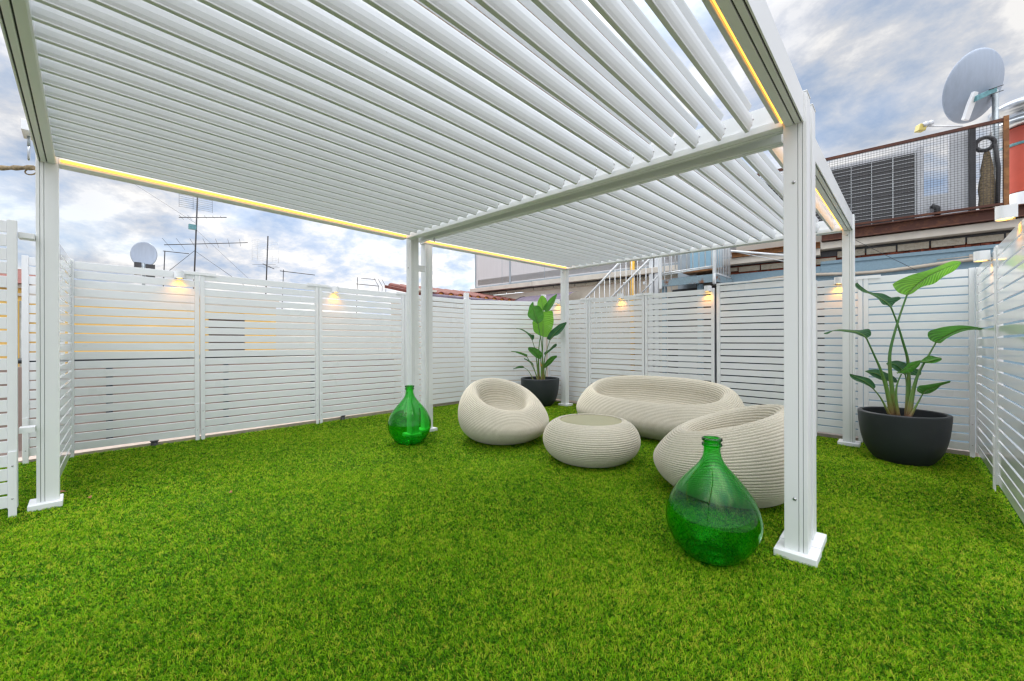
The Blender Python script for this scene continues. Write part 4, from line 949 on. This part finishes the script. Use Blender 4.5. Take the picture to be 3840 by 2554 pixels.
mb = MB(); mb.lathe([(.290, .006), (.296, .002), (.300, .006), (.296, .012), (.290, .006)], c, 40, True, M @ Matrix.Diagonal((.82, 1.02, 1))); mb.build('rim', 'galv', t)
mb = MB(); mb.box(XA+.1, XA+.25, .78, .90, 2.8, 3.08); mb.box(XA+.1, XA+.22, .98, 1.14, 2.75, 3.06); mb.build('mount', 'dark', t)
mb = MB(); mb.tube([(XA+.05, .95, 2.0), (XA+.05, .95, 3.1)], .03, 8); mb.build('pole', 'galv', t)
# ------------------------------------------------------------------ leaf litter
def litter(label, x, y, a, L=.055):
    z = gz(x, y)+.026; mb = MB(); n = 8; vs = []
    for i in range(n+1):
        u = i/n; w = .011*math.sin(PI*min(1, u*1.05+.02))+.0015
        p = Vector((x+math.cos(a)*L*(u-.5), y+math.sin(a)*L*(u-.5), z+.012*math.sin(u*PI)))
        s = Vector((-math.sin(a), math.cos(a), .5))*w; vs += [p-s, p, p+s]
    mb.add(vs, [q for i in range(n) for q in ((3*i, 3*i+1, 3*i+4, 3*i+3), (3*i+1, 3*i+2, 3*i+5, 3*i+4))], True)
    tag(mb.build('dry_leaf', 'leaf_litter'), label, 'leaf', 'dry leaves lying on the turf')
litter('curled brown leaf on the turf between the near bottle and the near post', -.75, 3.0, .9, .085)
litter('brown leaf on the turf left of the near left post plate', -4.86, -.14, 1.9, .07)
litter('small brown leaf on the turf just right of the near left post', -4.55, .02, .3, .04)
litter('small brown leaf on the open turf in the left foreground', -3.9, .8, .8, .03)
# ------------------------------------------------------------------ world, sun, camera
w = bpy.data.worlds.new('World'); scene.world = w; w.use_nodes = True
nt = w.node_tree; nt.nodes.clear()
out = nt.nodes.new('ShaderNodeOutputWorld'); bg = nt.nodes.new('ShaderNodeBackground'); nt.links.new(bg.outputs[0], out.inputs[0])
SUN_DIR = Vector((-.60, .34, .72)).normalized()
el = math.asin(SUN_DIR.z); az = math.atan2(SUN_DIR.x, SUN_DIR.y)
sky = nt.nodes.new('ShaderNodeTexSky'); sky.sky_type = 'NISHITA'; sky.sun_disc = False; sky.sun_elevation = el; sky.sun_rotation = az
tc = nt.nodes.new('ShaderNodeTexCoord'); sep = nt.nodes.new('ShaderNodeSeparateXYZ'); nt.links.new(tc.outputs['Generated'], sep.inputs[0])
def math_(op, a, b=None):
    n = nt.nodes.new('ShaderNodeMath'); n.operation = op
    for i, v in enumerate((a, b)):
        if v is None: continue
        if hasattr(v, 'is_output'): nt.links.new(v, n.inputs[i])
        else: n.inputs[i].default_value = v
    return n.outputs[0]
zc = math_('ADD', math_('MAXIMUM', sep.outputs[2], 0), .30)
cx = math_('DIVIDE', sep.outputs[0], zc); cy = math_('DIVIDE', sep.outputs[1], zc)
cmb = nt.nodes.new('ShaderNodeCombineXYZ'); nt.links.new(cx, cmb.inputs[0]); nt.links.new(cy, cmb.inputs[1])
mp = nt.nodes.new('ShaderNodeMapping'); nt.links.new(cmb.outputs[0], mp.inputs[0]); mp.inputs['Rotation'].default_value = (0, 0, .5); mp.inputs['Scale'].default_value = (1.5, 1.6, 1); mp.inputs['Location'].default_value = (3.1, 1.2, 0)
n1 = noise(nt, 2.3, 12, .62, vec=mp.outputs[0]); n1.inputs['Distortion'].default_value = .12
n2 = noise(nt, .8, 5, .5, vec=cmb.outputs[0])
# cloud body: bluish grey undersides to white
cl = ramp(nt, n1.outputs[0], [(.34, (2.5, 3.3, 4.7)), (.44, (3.6, 4.15, 5.1)), (.52, (5.0, 5.15, 5.5)), (.60, (7.0, 6.9, 6.8))])
cov = ramp(nt, n2.outputs[0], [(.32, (.55, .55, .55)), (.50, (1, 1, 1))])
skym = nt.nodes.new('ShaderNodeVectorMath'); skym.operation = 'SCALE'; nt.links.new(sky.outputs[0], skym.inputs[0]); skym.inputs['Scale'].default_value = 1.6
col = mixcol(nt, skym.outputs[0], cl.outputs[0], cov.outputs[0])
# thinner, brighter cloud towards the veiled sun; overhead also raised as added fill light
sd = nt.nodes.new('ShaderNodeVectorMath'); sd.operation = 'DOT_PRODUCT'; nt.links.new(tc.outputs['Generated'], sd.inputs[0]); sd.inputs[1].default_value = SUN_DIR
glow = ramp(nt, sd.outputs['Value'], [(.76, (1, 1, 1)), (.90, (1.3, 1.28, 1.25)), (1, (2.2, 2.1, 2.0))])
hd = nt.nodes.new('ShaderNodeVectorMath'); hd.operation = 'DOT_PRODUCT'; nt.links.new(tc.outputs['Generated'], hd.inputs[0]); hd.inputs[1].default_value = Vector((-.72, .66, .12)).normalized()
hglow = ramp(nt, hd.outputs['Value'], [(.74, (1, 1, 1)), (1, (1.5, 1.48, 1.46))])
zen = ramp(nt, sep.outputs[2], [(0, (1, 1, 1)), (.56, (1.02, 1.02, 1.02)), (.80, (3.4, 3.35, 3.2))])
mul = nt.nodes.new('ShaderNodeVectorMath'); mul.operation = 'MULTIPLY'; nt.links.new(col, mul.inputs[0]); nt.links.new(glow.outputs[0], mul.inputs[1])
mul2 = nt.nodes.new('ShaderNodeVectorMath'); mul2.operation = 'MULTIPLY'; nt.links.new(mul.outputs[0], mul2.inputs[0]); nt.links.new(zen.outputs[0], mul2.inputs[1])
mul3 = nt.nodes.new('ShaderNodeVectorMath'); mul3.operation = 'MULTIPLY'; nt.links.new(mul2.outputs[0], mul3.inputs[0]); nt.links.new(hglow.outputs[0], mul3.inputs[1])
bd = nt.nodes.new('ShaderNodeVectorMath'); bd.operation = 'DOT_PRODUCT'; nt.links.new(tc.outputs['Generated'], bd.inputs[0]); bd.inputs[1].default_value = Vector((.66, -.60, .45)).normalized()
bglow = ramp(nt, bd.outputs['Value'], [(.30, (1, 1, 1)), (.85, (1.95, 1.9, 1.85))])  # added glow of unseen sky behind the camera, front fill for the screens
mul4 = nt.nodes.new('ShaderNodeVectorMath'); mul4.operation = 'MULTIPLY'; nt.links.new(mul3.outputs[0], mul4.inputs[0]); nt.links.new(bglow.outputs[0], mul4.inputs[1])
nt.links.new(mul4.outputs[0], bg.inputs[0]); bg.inputs[1].default_value = .1
sl = bpy.data.lights.new('sun', 'SUN'); sl.energy = 1.5; sl.angle = math.radians(12); sl.color = (1, .95, .87)
so = bpy.data.objects.new('sun', sl); COL.objects.link(so); so.rotation_euler = SUN_DIR.to_track_quat('Z', 'Y').to_euler(); so.location = (-6, 6, 12)
cam = bpy.data.cameras.new('camera'); co = bpy.data.objects.new('camera', cam); COL.objects.link(co); scene.camera = co
cam.sensor_width = 36; cam.lens = 1539.5/3840*36; cam.clip_end = 5000; cam.clip_start = .02
co.matrix_world = Matrix.Translation((0, 0, CAMH)) @ Matrix.Rotation(YAW, 4, 'Z') @ Matrix.Rotation(PI/2, 4, 'X') @ Matrix.Rotation(-.003, 4, 'Z')
vs = scene.view_settings; vs.view_transform = 'Standard'; vs.look = 'None'; vs.gamma = 1; vs.exposure = .4
scene.display_settings.display_device = 'sRGB'
cy_ = scene.cycles
cy_.max_bounces = 14; cy_.transmission_bounces = 14; cy_.diffuse_bounces = 5; cy_.glossy_bounces = 5; cy_.transparent_max_bounces = 12
cy_.sample_clamp_indirect = 6; cy_.use_denoising = True; cy_.filter_width = 1.35; cy_.caustics_reflective = False
